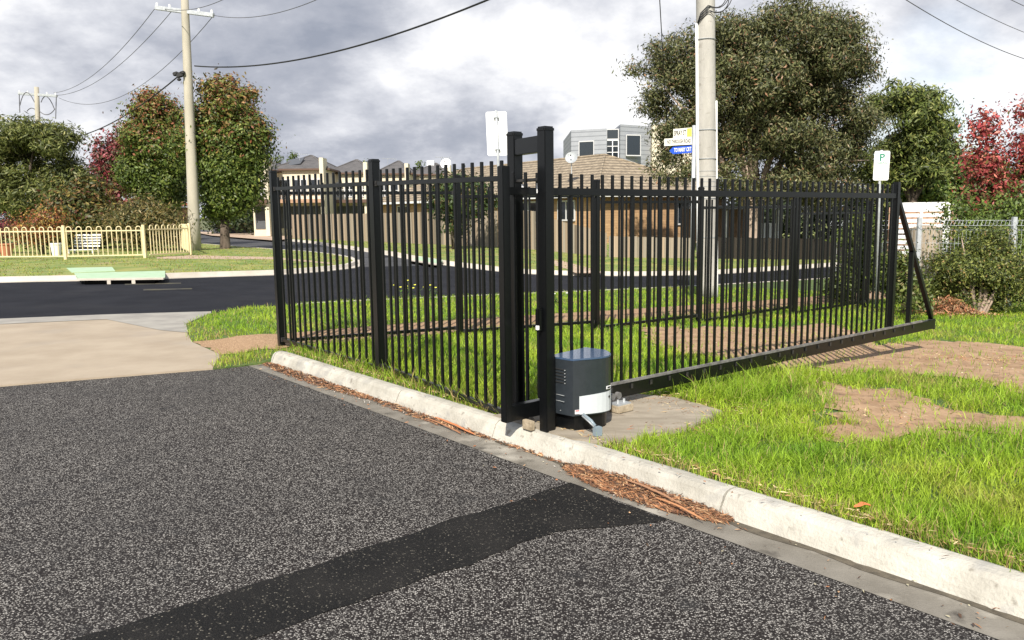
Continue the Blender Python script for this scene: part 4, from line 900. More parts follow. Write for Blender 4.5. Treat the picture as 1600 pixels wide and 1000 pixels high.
# ================================================================== CREAM LOOP-TOP FENCE
def loop_fence(pts, posts, label, hgt=1.22, gap=.19):
    A0 = at(*pts[0]) if len(pts[0]) == 2 else Vector(pts[0]); P = [at(*p) if len(p) == 2 else Vector(p) for p in pts]
    t = thing('loop_fence', P[0], label, 'fence'); proto = None
    for i in range(len(P)-1):
        a, b = P[i], P[i+1]; a = Vector((a.x, a.y, T(a.x, a.y)+.14)); b = Vector((b.x, b.y, T(b.x, b.y)+.14)); L_ = (b-a).length; d = (b-a).normalized()
        for zz_ in (.12, hgt-.17): mb = MB(); mb.bar(a+Vector((0, 0, zz_)), b+Vector((0, 0, zz_)), .04, .05); mb.build('rail', M['cream'], t)
        n = max(1, round(L_/(gap*2))); dd = d*(L_/n)
        for j in range(n):
            c0 = a+dd*(j+.25); c1 = a+dd*(j+.75); r_ = (c1-c0).length/2; mid = (c0+c1)/2; dh = (c1-c0).normalized()
            pts_ = [c0+Vector((0, 0, .1))]+[mid-dh*math.cos(math.pi*k/8)*r_+Vector((0, 0, hgt-r_+math.sin(math.pi*k/8)*r_)) for k in range(9)]+[c1+Vector((0, 0, .1))]
            mb = MB(); mb.tube(pts_, .020, 6); mb.build('hoop', M['cream'], t)
        if posts[i]: mb = MB(); mb.box((a.x, a.y, a.z+hgt/2+.02), (.11, .11, hgt+.08)); mb.build('post', M['cream'], t, bevel=.01)
    a = P[-1]; mb = MB(); mb.box((a.x, a.y, T(a.x, a.y)+.14+hgt/2+.02), (.11, .11, hgt+.08)); mb.build('post', M['cream'], t, bevel=.01)
    return t
F0 = at(-150, 407); F1 = at(103, 405.5); F2 = at(227, 403); F3 = at(298, 398.5)
loop_fence([tuple(F0), tuple(F1), tuple(F2)], [1, 1], 'cream loop top metal fence facing the street in front of the garden', hgt=1.28)
loop_fence([tuple(F2+Vector((.15, .1, 0))), tuple(F3)], [0], 'cream loop top fence bay cutting the corner beside the tan pole', hgt=1.32, gap=.17)
F4 = F3+Vector((-13, 27, 0))
loop_fence([tuple(F3+Vector((-.05, .2, 0))), tuple(F4)], [0], 'cream loop top fence receding along the side street, seen nearly end on', hgt=1.32)
# storm drains with green lids
def drain(pts_top, label, lid2=None, post_px=(172, 213), Yoff=0):
    P = [at(x, y, .158) for x, y in pts_top]; t = thing('storm_drain', P[0], label, 'drain'); 
    mb = MB(); mb.add([p for p in P]+[p-Vector((0, 0, .05)) for p in P], [(0, 1, 2, 3), (7, 6, 5, 4), (0, 4, 5, 1), (1, 5, 6, 2), (2, 6, 7, 3), (3, 7, 4, 0)]); mb.build('lid', M['drain'], t)
    a, b = P[0], P[1]; d = (b-a).normalized(); nn = Vector((-d.y, d.x, 0)); mb = MB()
    mb.obox((a+b)/2-nn*.04-Vector((0, 0, .10)), d, nn, z3, (b-a).length/2-.22, .17, .05); mb.build('opening', M['dark'], t)
    mb = MB(); mb.obox((a+b)/2-nn*.09-Vector((0, 0, .027)), d, nn, z3, (b-a).length/2, .09, .022); mb.build('lid_edge', M['far_kerb'], t)
    for k in (.38, .66): p = a.lerp(b, k); mb = MB(); mb.obox(p-Vector((0, 0, .10))-nn*.205, d, nn, z3, .045, .03, .05); mb.build('divider', M['far_kerb'], t)
    if lid2:
        Q = [at(x, y, .15) for x, y in lid2]; mb = MB(); mb.add([p for p in Q]+[p-Vector((0, 0, .05)) for p in Q], [(0, 1, 2, 3), (7, 6, 5, 4), (0, 4, 5, 1), (1, 5, 6, 2), (2, 6, 7, 3), (3, 7, 4, 0)]); mb.build('rear_lid', M['drain'], t)
    return t
drain([(122, 434.8), (258, 433.2), (258, 423), (116, 426.5)], 'green lidded storm drain set in the kerb opposite the driveway', [(112, 425.2), (180, 423), (175, 417), (104, 418.5)])
drain([(645, 405), (686, 412), (692, 407), (655, 401)], 'storm drain in the far kerb seen through the fence bars')

# ================================================================== WIRE MESH FENCE (right)
t = thing('mesh_fence', (*atY(1437, 480, 18)[:2], T(9, 18)), 'galvanised wire mesh fence with folded top behind the right hand bush', 'fence')
mp0 = atY(1300, 343, 20.2); mp1 = atY(1437, 343, 18.6); mp2 = atY(1585, 344, 17.3); mp3 = mp2+(mp2-mp1)*1.4; zt = 1.44
Ms = [Vector((p.x, p.y, 0)) for p in (mp0, mp1, mp2, mp3)]
for p in Ms[1:]: mb = MB(); mb.box((p.x, p.y, .45), (.09, .09, 2.1)); mb.build('post', M['galv'], t, bevel=.008)
mb = MB()
for a, b in zip(Ms, Ms[1:]):
    d = (b-a); L_ = d.length; d.normalize(); nn = Vector((d.y, -d.x, 0)); n = int(L_/.075)
    for i in range(n):
        p = a+d*(i*L_/n); mb.tube([p+Vector((0, 0, -.55)), p+Vector((0, 0, zt-.22)), p+nn*.11+Vector((0, 0, zt-.12)), p+Vector((0, 0, zt-.01))], .0035, 4, cap=False)
    for z_, o_ in ((zt-.01, 0), (zt-.12, .11), (zt-.22, 0), (zt-.52, 0), (.55, 0), (.2, 0), (-.2, 0)): mb.tube([a+nn*o_+Vector((0, 0, z_)), b+nn*o_+Vector((0, 0, z_))], .0045, 4, cap=False)
mb.build('mesh_panel', M['galv'], t, fix=False)

# ================================================================== GARDEN
t = thing('garden_bench', (*atY(130, 392, 33)[:2], T(-17, 36)), 'white slatted garden bench behind the cream fence', 'bench')
p0 = atY(112, 380, 38); p1 = atY(152, 372, 38)
for i in range(5): mb = MB(); mb.bar((p0.x, 38.2+.04*i, p0.z-.15+.13*i), (p1.x, 38.2+.04*i, p0.z-.15+.13*i), .03, .07); mb.build('back_slat', M['white'], t)
for i in range(3): mb = MB(); mb.bar((p0.x, 37.6+.17*i, p0.z-.3), (p1.x, 37.6+.17*i, p0.z-.3), .11, .03); mb.build('seat_slat', M['white'], t)
for x in (p0.x+.05, p1.x-.05):
    for y in (37.6, 38.1): mb = MB(); mb.box((x, y, p0.z-.6), (.06, .06, .6)); mb.build('leg', M['white'], t)
for px, py, r_, lab in ((8, 372, .28, 'large terracotta pot behind the cream fence at the left edge'), (88, 392, .22, 'small pale pot behind the cream fence near its first post')):
    p = atY(px, py, 35); z = T(p.x, 35)+.12; t = thing('plant_pot', (p.x, 35, z), lab, 'pot'); mb = MB(); mb.tube([(p.x, 35, z), (p.x, 35, z+.5), (p.x, 35, z+.52), (p.x, 35, z+.58)], [r_*.7, r_, r_*1.1, r_*1.12], 16); mb.build('pot', M['pot'] if px < 50 else M['white'], t)
    mb = MB(); mb.tube([(p.x, 35, z+.56), (p.x, 35, z+.575)], r_*1.02, 16); mb.build('soil', M['soil'], t)

# ================================================================== FOLIAGE
def vary(rng, n, pal, wts):
    pal = np.array(pal); idx = rng.choice(len(pal), n, p=np.array(wts)/sum(wts)); return pal[idx]*rng.uniform(.75, 1.25, (n, 1))
def leaves(rng, c, size, aspect=.45, droop=0., nrm=None):
    n = len(c); t = rng.normal(size=(n, 3)); t[:, 2] -= droop; t /= np.linalg.norm(t, axis=1, keepdims=True)
    if nrm is None: a = rng.normal(size=(n, 3)); a[:, 2] += .8
    else:
        a = nrm+rng.normal(size=(n, 3))*.42; a /= np.linalg.norm(a, axis=1, keepdims=True); t = t-a*np.sum(t*a, 1, keepdims=True); t /= np.linalg.norm(t, axis=1, keepdims=True)+1e-9
    s = np.cross(t, a); s /= np.linalg.norm(s, axis=1, keepdims=True)+1e-9
    L_ = size*rng.uniform(.6, 1.3, (n, 1)); t = t*L_*.5; s = s*L_*aspect*.5
    v = np.stack([c-t, c+s-t*.1, c+t, c-s-t*.1], 1).reshape(-1, 3); q = np.arange(n*4).reshape(n, 4); return v, q
def puffs(blobs, m, rel, seed):
    """break each big blob into many small rounded masses so that gaps and shadows open between them"""
    r_ = np.random.default_rng(seed+900); o = []; big = max(b[1] for b in blobs)
    for b in blobs:
        k = max(3, int(m*(b[1]/big)**1.5))
        for i in range(k):
            d = r_.normal(size=3); d /= np.linalg.norm(d); q = r_.uniform(.35, .92)**.7; w = rel*r_.uniform(.7, 1.35)*(b[1]+b[3])/2
            o.append((b[0]+Vector((d[0]*b[1]*q, d[1]*b[2]*q, d[2]*b[3]*q)), w*1.15, w*1.1, w*.8))
    return o
def crown(name, parent, blobs, n, size, palf, seed, per=14, puff=None, spread=.28, aspect=.45, droop=0., hollow=.5, flat=.8, lump=.22):
    """blobs: (centre Vector, rx, ry, rz); leaves gather in clusters near the skin of each blob"""
    if puff: blobs = puffs(blobs, puff[0], puff[1], seed)+([(b[0], b[1]*.84, b[2]*.84, b[3]*.88) for b in blobs] if len(puff) > 2 else [])
    rng = np.random.default_rng(seed); vol = np.array([(b[1]*b[2]*b[3])**.8 for b in blobs]); K = max(8, n//per)
    bi = rng.choice(len(blobs), K, p=vol/vol.sum()); C = np.array([list(b[0]) for b in blobs])[bi]; R_ = np.array([b[1:4] for b in blobs])[bi]
    d = rng.normal(size=(K, 3)); d /= np.linalg.norm(d, axis=1, keepdims=True)
    ph = rng.uniform(0, 6.28, (len(blobs), 6))[bi]
    bump = 1+lump*(np.sin(4*d[:, 0]+ph[:, 0])*np.sin(5*d[:, 2]+ph[:, 1])+.6*np.sin(9*d[:, 1]+ph[:, 2])*np.sin(8*d[:, 2]+ph[:, 3]))
    r = (hollow+(1-hollow)*rng.uniform(0, 1, K)**.6)*bump
    cc = C+d*R_*r[:, None]; cs = rng.uniform(.6, 1.3, K)*spread
    idx = np.repeat(np.arange(K), per); off = rng.normal(size=(len(idx), 3))*np.array([1, 1, flat]); p = cc[idx]+off*cs[idx][:, None]
    onrm = off/np.linalg.norm(off, axis=1, keepdims=True)*.9+d[idx]*.6+np.array([0, 0, .35]); onrm /= np.linalg.norm(onrm, axis=1, keepdims=True)
    v, q = leaves(rng, p, size, aspect, droop, onrm); tone = rng.uniform(.75, 1.25, K)[idx][:, None]
    col = palf(p, rng, len(p))*tone; col = np.clip(col, .004, .9)
    return npmesh(name, v, q, M['leaf'], np.repeat(col, 4, axis=0), parent)
def pblob(px, py, rx, ry, Y, depth=1.): c = atY(px, py, Y); return (c, rx/F*Y, (rx+ry)/2/F*Y*depth, ry/F*Y)
def tree(name, label, base, r0, blobs, n, size, palf, seed, bark='bark', group=None, limbs=7, forkz=.35, trunk_top=None, cat='tree', lean=None, **kw):
    base = Vector(base); t = thing(name, base, label, cat, group); rng = random.Random(seed); mb = MB()
    zs = [b[0].z for b in blobs]; zt = max(b[0].z+b[3]*.5 for b in blobs); cx = sum((b[0] for b in blobs), Vector())/len(blobs)
    hgt = zt-base.z; fork = base+Vector(((cx.x-base.x)*.15, (cx.y-base.y)*.15, hgt*forkz))
    pts = [base-Vector((0, 0, .15)), base+(fork-base)*.08, base+(fork-base)*.5+Vector((rng.uniform(-.06, .06), rng.uniform(-.06, .06), 0)), fork]
    mb.tube(pts, [r0*1.35, r0*1.05, r0*.92, r0*.85], 12)
    for i in range(limbs):
        b = blobs[i % len(blobs)]; tgt = b[0]+Vector((rng.uniform(-.6, .6)*b[1], rng.uniform(-.6, .6)*b[2], rng.uniform(-.2, .75)*b[3])); s = fork-Vector((0, 0, rng.uniform(0, .12)*hgt))
        mid = s.lerp(tgt, .45)+Vector((rng.uniform(-.2, .2), rng.uniform(-.2, .2), .08*hgt)); mb.tube([s, mid, tgt], [r0*.5, r0*.28, r0*.07], 7)
        for k in range(3):
            q = mid.lerp(tgt, rng.uniform(.2, .8)); e_ = q+Vector((rng.uniform(-.4, .4)*b[1], rng.uniform(-.4, .4)*b[2], rng.uniform(-.1, .4)*b[3])); mb.tube([q, q.lerp(e_, .5)+Vector((0, 0, .05)), e_], [r0*.15, r0*.09, r0*.03], 5)
    mb.build('trunk', M[bark], t, smooth=True); crown('crown', t, blobs, n, size, palf, seed, **kw); return t
def pal_flat(pal, w): return lambda p, rng, n: vary(rng, n, pal, w)
def pal_grad(lo, wl, hi, wh, z0, z1, pw=1.):
    def f(p, rng, n):
        t = np.clip((p[:, 2]-z0)/(z1-z0), 0, 1)**pw; pick = rng.uniform(size=n) < t; return np.where(pick[:, None], vary(rng, n, hi, wh), vary(rng, n, lo, wl))
    return f
GL = [(.055, .085, .014), (.085, .125, .02), (.13, .165, .03), (.19, .21, .045)]
# autumn pears beside the tan pole
autumn_hi = [(.19, .12, .035), (.25, .09, .045), (.22, .16, .045), (.14, .15, .03), (.30, .16, .07)]
tb = at(352, 388.5); Yt = tb.y
bl = [pblob(355, 175, 52, 50, Yt), pblob(350, 230, 66, 60, Yt), pblob(338, 285, 38, 46, Yt), pblob(375, 290, 48, 48, Yt), pblob(352, 320, 36, 28, Yt), pblob(395, 230, 34, 45, Yt), pblob(326, 212, 28, 50, Yt), pblob(348, 140, 30, 22, Yt), pblob(350, 250, 40, 80, Yt)]
tree('autumn_street_tree', 'rounded autumn street tree with russet top, just right of the tan power pole', tb, .26, bl, 70000, .20, pal_grad(GL, [3, 4, 3, 1], autumn_hi, [3, 2, 3, 3, 1], atY(350, 260, Yt).z, atY(350, 110, Yt).z, 1.2), 11, hollow=.35, spread=.30, forkz=.18, lump=.13, group='autumn street trees', puff=(13, .27, 1))
Yt = 50.; tb = Vector((atY(280, 340, Yt).x, Yt, T(-20, Yt)+.1))
bl = [pblob(245, 190, 42, 48, Yt), pblob(250, 245, 60, 55, Yt), pblob(222, 275, 38, 40, Yt), pblob(250, 300, 45, 38, Yt), pblob(235, 158, 22, 20, Yt), pblob(232, 225, 45, 45, Yt), pblob(258, 270, 40, 55, Yt), pblob(262, 215, 30, 40, Yt)]
tree('autumn_street_tree', 'autumn street tree with reddish patches, left of the tan power pole', tb, .3, bl, 60000, .22, pal_grad(GL, [3, 4, 3, 1], autumn_hi, [3, 4, 3, 2, 2], atY(350, 260, Yt).z, atY(350, 120, Yt).z, 1.1), 12, hollow=.35, spread=.26, forkz=.2, lump=.15, group='autumn street trees', puff=(13, .27, 1))
Yt = 60.; tb = Vector((atY(185, 340, Yt).x, Yt, T(-30, Yt)))
tree('red_tree', 'thin crimson leaved tree between the big green tree and the autumn street tree', tb, .15, [pblob(182, 250, 34, 38, Yt), pblob(172, 290, 34, 34, Yt), pblob(196, 222, 18, 20, Yt), pblob(165, 262, 18, 26, Yt)], 9000, .30, pal_flat([(.25, .04, .05), (.16, .05, .04), (.12, .07, .04), (.32, .10, .11), (.07, .07, .03)], [3, 3, 2, 2, 2]), 13, hollow=.2, spread=.4)
# big feathery tree at far left
Yt = 52.; tb = Vector((atY(58, 350, Yt).x, Yt, T(-30, Yt)))
bl = [pblob(40, 245, 75, 62, Yt), pblob(95, 270, 52, 60, Yt), pblob(-30, 260, 60, 70, Yt), pblob(30, 300, 80, 55, Yt), pblob(110, 310, 45, 45, Yt), pblob(70, 215, 50, 32, Yt), pblob(5, 215, 45, 30, Yt), pblob(-90, 280, 60, 70, Yt)]
tree('feathery_green_tree', 'broad feathery green tree at the left edge behind the cream fence', tb, .3, bl, 60000, .36, pal_flat([(.065, .08, .02), (.11, .13, .032), (.17, .185, .05), (.23, .22, .07)], [4, 4, 3, 1]), 14, aspect=.22, hollow=.35, spread=.34, flat=.45, lump=.25, puff=(18, .30))
def bush(name, label, blobs, n, size, palf, seed, base=None, cat='shrub', stems=6, group=None, bark='bark', **kw):
    if base is None: c = blobs[0][0]; base = Vector((c.x, c.y, T(c.x, c.y)+.1))
    t = thing(name, base, label, cat, group); rng = random.Random(seed); mb = MB()
    for i in range(stems):
        b = blobs[i % len(blobs)]; e_ = b[0]+Vector((rng.uniform(-.6, .6)*b[1], rng.uniform(-.5, .5)*b[2], rng.uniform(0, .7)*b[3])); s = base+Vector((rng.uniform(-.1, .1), rng.uniform(-.1, .1), 0)); mb.tube([s, s.lerp(e_, .5)+Vector((rng.uniform(-.1, .1), 0, .1)), e_], [.035, .02, .008], 6)
    mb.build('stems', M[bark], t, smooth=True); crown('foliage', t, blobs, n, size, palf, seed, **kw); return t
Y = 41.
bush('golden_shrub', 'spreading olive and gold shrub behind the middle of the cream fence', [pblob(225, 345, 62, 26, Y), pblob(262, 350, 40, 24, Y), pblob(185, 350, 40, 20, Y), pblob(225, 325, 35, 16, Y), pblob(230, 370, 60, 22, Y)], 12000, .22, pal_flat([(.11, .10, .03), (.18, .15, .05), (.25, .18, .07), (.06, .07, .02)], [3, 3, 2, 3]), 21, aspect=.25, hollow=.2, spread=.3)
bush('autumn_shrub', 'tall mixed green and russet shrub behind the left part of the cream fence', [pblob(120, 325, 45, 32, 44), pblob(150, 345, 40, 30, 44), pblob(90, 335, 40, 30, 44), pblob(135, 300, 38, 26, 45), pblob(110, 365, 70, 25, 44)], 12000, .24, pal_flat([(.08, .09, .02), (.16, .09, .03), (.05, .06, .015), (.22, .17, .04), (.13, .05, .03)], [4, 2, 4, 2, 1]), 22, hollow=.2, spread=.32)
bush('fiery_shrub', 'small orange and red leaved shrub behind the cream fence near its first post', [pblob(62, 350, 34, 24, 37), pblob(50, 362, 40, 18, 37), pblob(85, 345, 20, 20, 37)], 4200, .13, pal_flat([(.30, .10, .03), (.38, .24, .06), (.18, .05, .03), (.12, .11, .03)], [3, 3, 2, 3]), 23, hollow=.1, spread=.25)
bush('crimson_shrub', 'dark crimson shrub at the left edge behind the cream fence', [pblob(0, 362, 34, 26, 38), pblob(-45, 355, 30, 30, 38)], 3000, .14, pal_flat([(.12, .02, .03), (.2, .04, .05), (.05, .03, .02)], [3, 2, 2]), 24, hollow=.1, spread=.25)
bush('dark_hedge', 'dark green hedge closing the end of the side street', [pblob(412, 335, 30, 28, 80), pblob(385, 345, 30, 12, 82), pblob(430, 330, 18, 28, 78), pblob(350, 340, 30, 16, 86), pblob(415, 310, 20, 22, 82)], 11000, .4, pal_flat([(.02, .035, .012), (.035, .055, .016), (.07, .07, .03)], [4, 3, 1]), 25, cat='hedge', hollow=.1, spread=.5)
bush('leafy_bush', 'small dark tree like bush near the paling fence right of the middle fence post', [pblob(720, 305, 48, 32, 40), pblob(700, 315, 32, 30, 40), pblob(748, 318, 32, 26, 40), pblob(712, 345, 22, 26, 40), pblob(705, 290, 30, 20, 40)], 9500, .20, pal_flat([(.03, .055, .015), (.05, .08, .018), (.09, .10, .03), (.14, .10, .04)], [4, 4, 2, 1]), 26, base=Vector((atY(706, 380, 40).x, 40, T(-2, 40)+.1)), hollow=.25, spread=.22)
# big gum
tb = at(1176, 403); Yt = tb.y; 
bl = [pblob(1210, 95, 130, 80, Yt), pblob(1290, 110, 80, 80, Yt), pblob(1140, 150, 90, 90, Yt), pblob(1050, 85, 60, 42, Yt), pblob(1025, 130, 50, 48, Yt), pblob(1060, 170, 60, 55, Yt), pblob(1230, 200, 110, 75, Yt), pblob(1320, 190, 60, 70, Yt), pblob(1250, 60, 70, 48, Yt), pblob(1150, 250, 60, 40, Yt), pblob(1280, 260, 70, 45, Yt), pblob(1045, 225, 38, 32, Yt), pblob(1160, 65, 60, 38, Yt), pblob(1270, 30, 42, 22, Yt), pblob(1060, 265, 45, 22, Yt), pblob(1345, 250, 40, 45, Yt), pblob(1210, 290, 110, 22, Yt), pblob(1300, 300, 70, 24, Yt), pblob(1150, 300, 50, 20, Yt), pblob(1045, 195, 55, 55, Yt), pblob(1075, 110, 60, 60, Yt), pblob(1070, 250, 55, 45, Yt), pblob(1110, 200, 60, 60, Yt)]
gum = [(.075, .088, .032), (.12, .13, .048), (.18, .175, .075), (.045, .052, .022), (.24, .19, .10), (.28, .15, .08)]
tree('gum_tree', 'huge spreading grey green gum tree rising behind the thick concrete pole', tb, .34, bl, 230000, .19, pal_flat(gum, [4, 4, 3, 3, 1, .5]), 31, bark='pale_bark', limbs=17, forkz=.28, aspect=.3, droop=.7, hollow=.45, spread=.26, per=16, lump=.25, flat=.7, puff=(40, .26))
# yellow green tree behind it on the right
Yt = 42.; tb = Vector((atY(1425, 380, Yt).x, Yt, T(20, Yt)))
bl = [pblob(1420, 190, 60, 55, Yt), pblob(1465, 200, 36, 42, Yt), pblob(1400, 150, 40, 26, Yt), pblob(1455, 160, 28, 22, Yt), pblob(1400, 250, 40, 40, Yt), pblob(1465, 245, 26, 16, Yt), pblob(1385, 300, 36, 30, Yt), pblob(1360, 230, 40, 50, Yt), pblob(1440, 265, 60, 26, Yt), pblob(1430, 230, 60, 40, Yt)]
tree('olive_green_tree', 'lighter olive green tree against the sky right of the gum tree', tb, .22, bl, 40000, .27, pal_flat([(.09, .12, .025), (.15, .18, .04), (.21, .22, .06), (.05, .07, .018)], [4, 3, 2, 3]), 32, limbs=12, aspect=.3, hollow=.3, spread=.30, flat=.5, lump=.28, puff=(16, .28))
Y = 46.
bush('green_hedge', 'tall bright green hedge above the white slatted screen', [pblob(1440, 290, 40, 24, Y), pblob(1500, 275, 40, 36, Y), pblob(1400, 300, 30, 22, Y), pblob(1530, 310, 40, 36, Y), pblob(1470, 300, 50, 20, Y), pblob(1540, 260, 30, 22, Y), pblob(1470, 285, 100, 32, Y+2), pblob(1590, 300, 30, 40, Y), pblob(1640, 290, 50, 50, Y)], 26000, .28, pal_flat([(.08, .13, .02), (.13, .18, .03), (.05, .075, .015), (.2, .2, .05)], [4, 3, 3, 1]), 33, cat='hedge', hollow=.2, spread=.34)
# red trees on the right edge
redp = [(.34, .055, .06), (.20, .035, .03), (.45, .14, .10), (.14, .07, .03), (.14, .13, .035)]
for px, blobs, lab, sd_ in ((1540, [(1540, 205, 16, 30), (1537, 255, 32, 34), (1545, 295, 36, 32), (1530, 320, 30, 20), (1541, 182, 7, 14), (1522, 200, 6, 22)], 'slim scarlet leaved tree nearest the white slatted screen', 41), (1606, [(1600, 175, 16, 26), (1606, 230, 30, 45), (1600, 290, 30, 34), (1625, 260, 36, 60), (1590, 315, 26, 25)], 'scarlet leaved tree cut off by the right edge of the picture', 42)):
    Yt = 25.; tree('red_pear_tree', lab, Vector((atY(px, 420, Yt).x, Yt, T(15, Yt))), .07, [pblob(*b, Yt) for b in blobs], 5200, .14, pal_grad([(.05, .08, .02), (.14, .06, .03), (.25, .05, .04), (.12, .12, .03)], [3, 3, 3, 2], redp, [4, 3, 3, 1, .4], atY(px, 335, Yt).z, atY(px, 240, Yt).z), sd_, hollow=.1, spread=.17, group='red leaved pear trees', limbs=8, per=9)
bush('green_shrub', 'light green leafy shrub under the scarlet trees behind the mesh fence', [pblob(1500, 325, 30, 24, 22), pblob(1570, 335, 45, 24, 22), pblob(1530, 350, 60, 22, 22), pblob(1600, 320, 25, 35, 22), pblob(1560, 380, 90, 30, 22)], 9000, .11, pal_flat([(.10, .15, .025), (.15, .2, .04), (.06, .09, .02)], [4, 3, 3]), 34, hollow=.1, spread=.22)
bush('backdrop_hedge', 'deep green hedge added as a dark backdrop behind the low fence right of the gum tree trunk', [pblob(1310, 345, 60, 45, 47), pblob(1180, 345, 80, 30, 52), pblob(1200, 318, 120, 24, 53), pblob(1320, 315, 90, 24, 53), pblob(1370, 345, 60, 45, 47), pblob(1250, 360, 50, 30, 50), pblob(1420, 360, 50, 40, 47)], 12000, .3, pal_flat([(.025, .04, .012), (.04, .06, .018), (.015, .02, .01)], [3, 3, 2]), 38, cat='hedge', hollow=.1, spread=.35)  # added dark mass that fills the bright gaps below the gum crown
# bushes by the parking sign and the right foreground bush
b0 = at(1345, 478); Yb = b0.y+.6
bush('creeper_covered_bush', 'tall narrow yellow green bush behind the parking sign post', [pblob(1345, 380, 34, 48, Yb), pblob(1335, 430, 38, 45, Yb), pblob(1375, 420, 30, 50, Yb), pblob(1350, 345, 26, 20, Yb), pblob(1395, 450, 26, 26, Yb), pblob(1320, 460, 20, 20, Yb)], 30000, .070, pal_flat([(.06, .09, .018), (.11, .15, .025), (.17, .20, .04), (.035, .05, .012)], [4, 4, 2, 3]), 35, base=b0, hollow=.15, spread=.11, per=10, aspect=.5, puff=(12, .33))
b1_ = at(1530, 490); Yb = b1_.y+.5
bush('spreading_bush', 'wide dark green spreading bush in front of the mesh fence at the right', [pblob(1530, 430, 60, 48, Yb), pblob(1500, 430, 42, 34, Yb), pblob(1575, 440, 40, 42, Yb), pblob(1540, 385, 40, 26, Yb), pblob(1560, 400, 45, 28, Yb), pblob(1468, 425, 20, 10, Yb), pblob(1520, 470, 60, 20, Yb), pblob(1620, 450, 40, 40, Yb), pblob(1505, 370, 18, 12, Yb)], 70000, .062, pal_flat([(.085, .11, .022), (.15, .175, .036), (.23, .24, .06), (.04, .055, .015), (.28, .19, .07)], [4, 4, 2, 3, .6]), 36, base=b1_, stems=14, hollow=.15, spread=.12, per=10, aspect=.4, bark='pale_bark', lump=.3, puff=(14, .30))
bush('low_shrub', 'small leafy shrub by the mesh fence, right beside the gate tail brace', [pblob(1420, 445, 16, 18, 15), pblob(1412, 410, 10, 18, 15), pblob(1436, 470, 20, 10, 14)], 2600, .085, pal_flat([(.07, .10, .02), (.12, .14, .03), (.2, .17, .07)], [4, 3, 1]), 37, hollow=.1, spread=.12, per=9)
# treetops showing over the far roofs
for i, (px, py, rx, ry, lab) in enumerate(((457, 243, 5, 4, 'tiny treetop over the leftmost row house roof'), (570, 258, 10, 6, 'dark treetop between the second and third row houses'), (657, 258, 5, 4, 'tiny treetop over the rightmost row houses'), (436, 249, 12, 6, 'low treetop between the autumn street tree and the leftmost row house roof'))):
    Y = 105.; b = pblob(px, py, rx, ry, Y); tree('distant_tree', lab, Vector((b[0].x, Y, 0)), .15, [b, (b[0]-Vector((0, 0, 1.2)), b[1]*1.6, b[2], 1.2)], 500, .35, pal_flat(GL, [3, 3, 1, 1]), 50+i, group='treetops beyond the row houses', limbs=3, hollow=.1)

# ================================================================== GRASS
rng = np.random.default_rng(5)
def blades(name, x, y, z, length, width, col, lean=.5, parent=None, seed=0):
    r = np.random.default_rng(seed); n = len(x); th = r.uniform(0, 2*np.pi, n); b = np.stack([x, y, z], 1); a2 = r.uniform(0, 2*np.pi, n); lean = np.where(r.uniform(size=n) < .2, lean*1.9, lean)
    s = np.stack([np.cos(th), np.sin(th), np.zeros(n)], 1)*(width/2)[:, None]; ln = (r.uniform(.1, 1, n)*lean)
    d = np.stack([np.cos(a2)*ln, np.sin(a2)*ln, np.ones(n)], 1); d /= np.linalg.norm(d, axis=1, keepdims=True)
    mid = b+d*(length*.55)[:, None]; d2 = d+np.stack([np.cos(a2)*ln, np.sin(a2)*ln, -ln*.6], 1); d2 /= np.linalg.norm(d2, axis=1, keepdims=True); tip = mid+d2*(length*.5)[:, None]
    v = np.stack([b-s, b+s, mid+s*.75, mid-s*.75, tip+s*.12, tip-s*.12], 1).reshape(-1, 3)
    i = np.arange(n)[:, None]*6; q = np.concatenate([i+np.array([[0, 1, 2, 3]]), i+np.array([[3, 2, 4, 5]])], 0)
    return npmesh(name, v, q, M['grassblade'], np.repeat(col, 6, 0), parent)
def fbm(x, y, s, seed):
    r = np.random.default_rng(seed); o = np.zeros_like(x); a = 1.
    for k in range(5):
        an = r.uniform(0, 6.28, 4); ph = r.uniform(0, 6.28, 4); f_ = 2**k/s
        for j in range(4): o += a*np.sin((x*np.cos(an[j])+y*np.sin(an[j]))*f_*6.28+ph[j])/4
        a *= .6
    return o
def grass_cols(x, y, r, dry=.06, seed=3, yell=0.):
    n = len(x); f_ = fbm(x, y, 1.6, seed)*.5+.5; base = np.array([(.20, .36, .024)])*(1-f_[:, None])+np.array([(.40, .52, .045)])*f_[:, None]
    f2 = fbm(x, y, 3.1, seed+5); yy = np.clip(f2*.9-.35+yell, 0, 1)[:, None]; base = base*(1-yy)+np.array([(.46, .44, .09)])*yy
    c = base*r.uniform(.45, 1.35, (n, 1)); dm = r.uniform(size=n) < dry+np.clip(f2-.5, 0, .3)*.6; c[dm] = np.array([(.46, .35, .15)])*r.uniform(.7, 1.2, (dm.sum(), 1)); return c
NB = 740000
ang = rng.uniform(math.radians(-50), math.radians(62), NB); dd = np.exp(rng.uniform(math.log(2.5), math.log(23), NB)); x = np.sin(ang)*dd; y = np.cos(ang)*dd
jx = x+rng.normal(0, .035, NB); jy = y+rng.normal(0, .035, NB); keep = pin(jx, jy, lawn_p)
uu = (x-O[0])*U[0]+(y-O[1])*U[1]; vv_ = (x-O[0])*V[0]+(y-O[1])*V[1]
keep &= ~((uu < .035+.035*rng.normal(size=NB)) & (vv_ < 4.8)); keep &= uu > (-.04)*(vv_ < 4.8)-9*(vv_ >= 4.8)
keep &= ~pin(jx, jy, path_p)
keep &= ~(pin(x+fbm(x, y, .4, 41)*.07, y+fbm(x, y, .4, 42)*.07, pad))
bd = fbm(x, y, .5, 77)
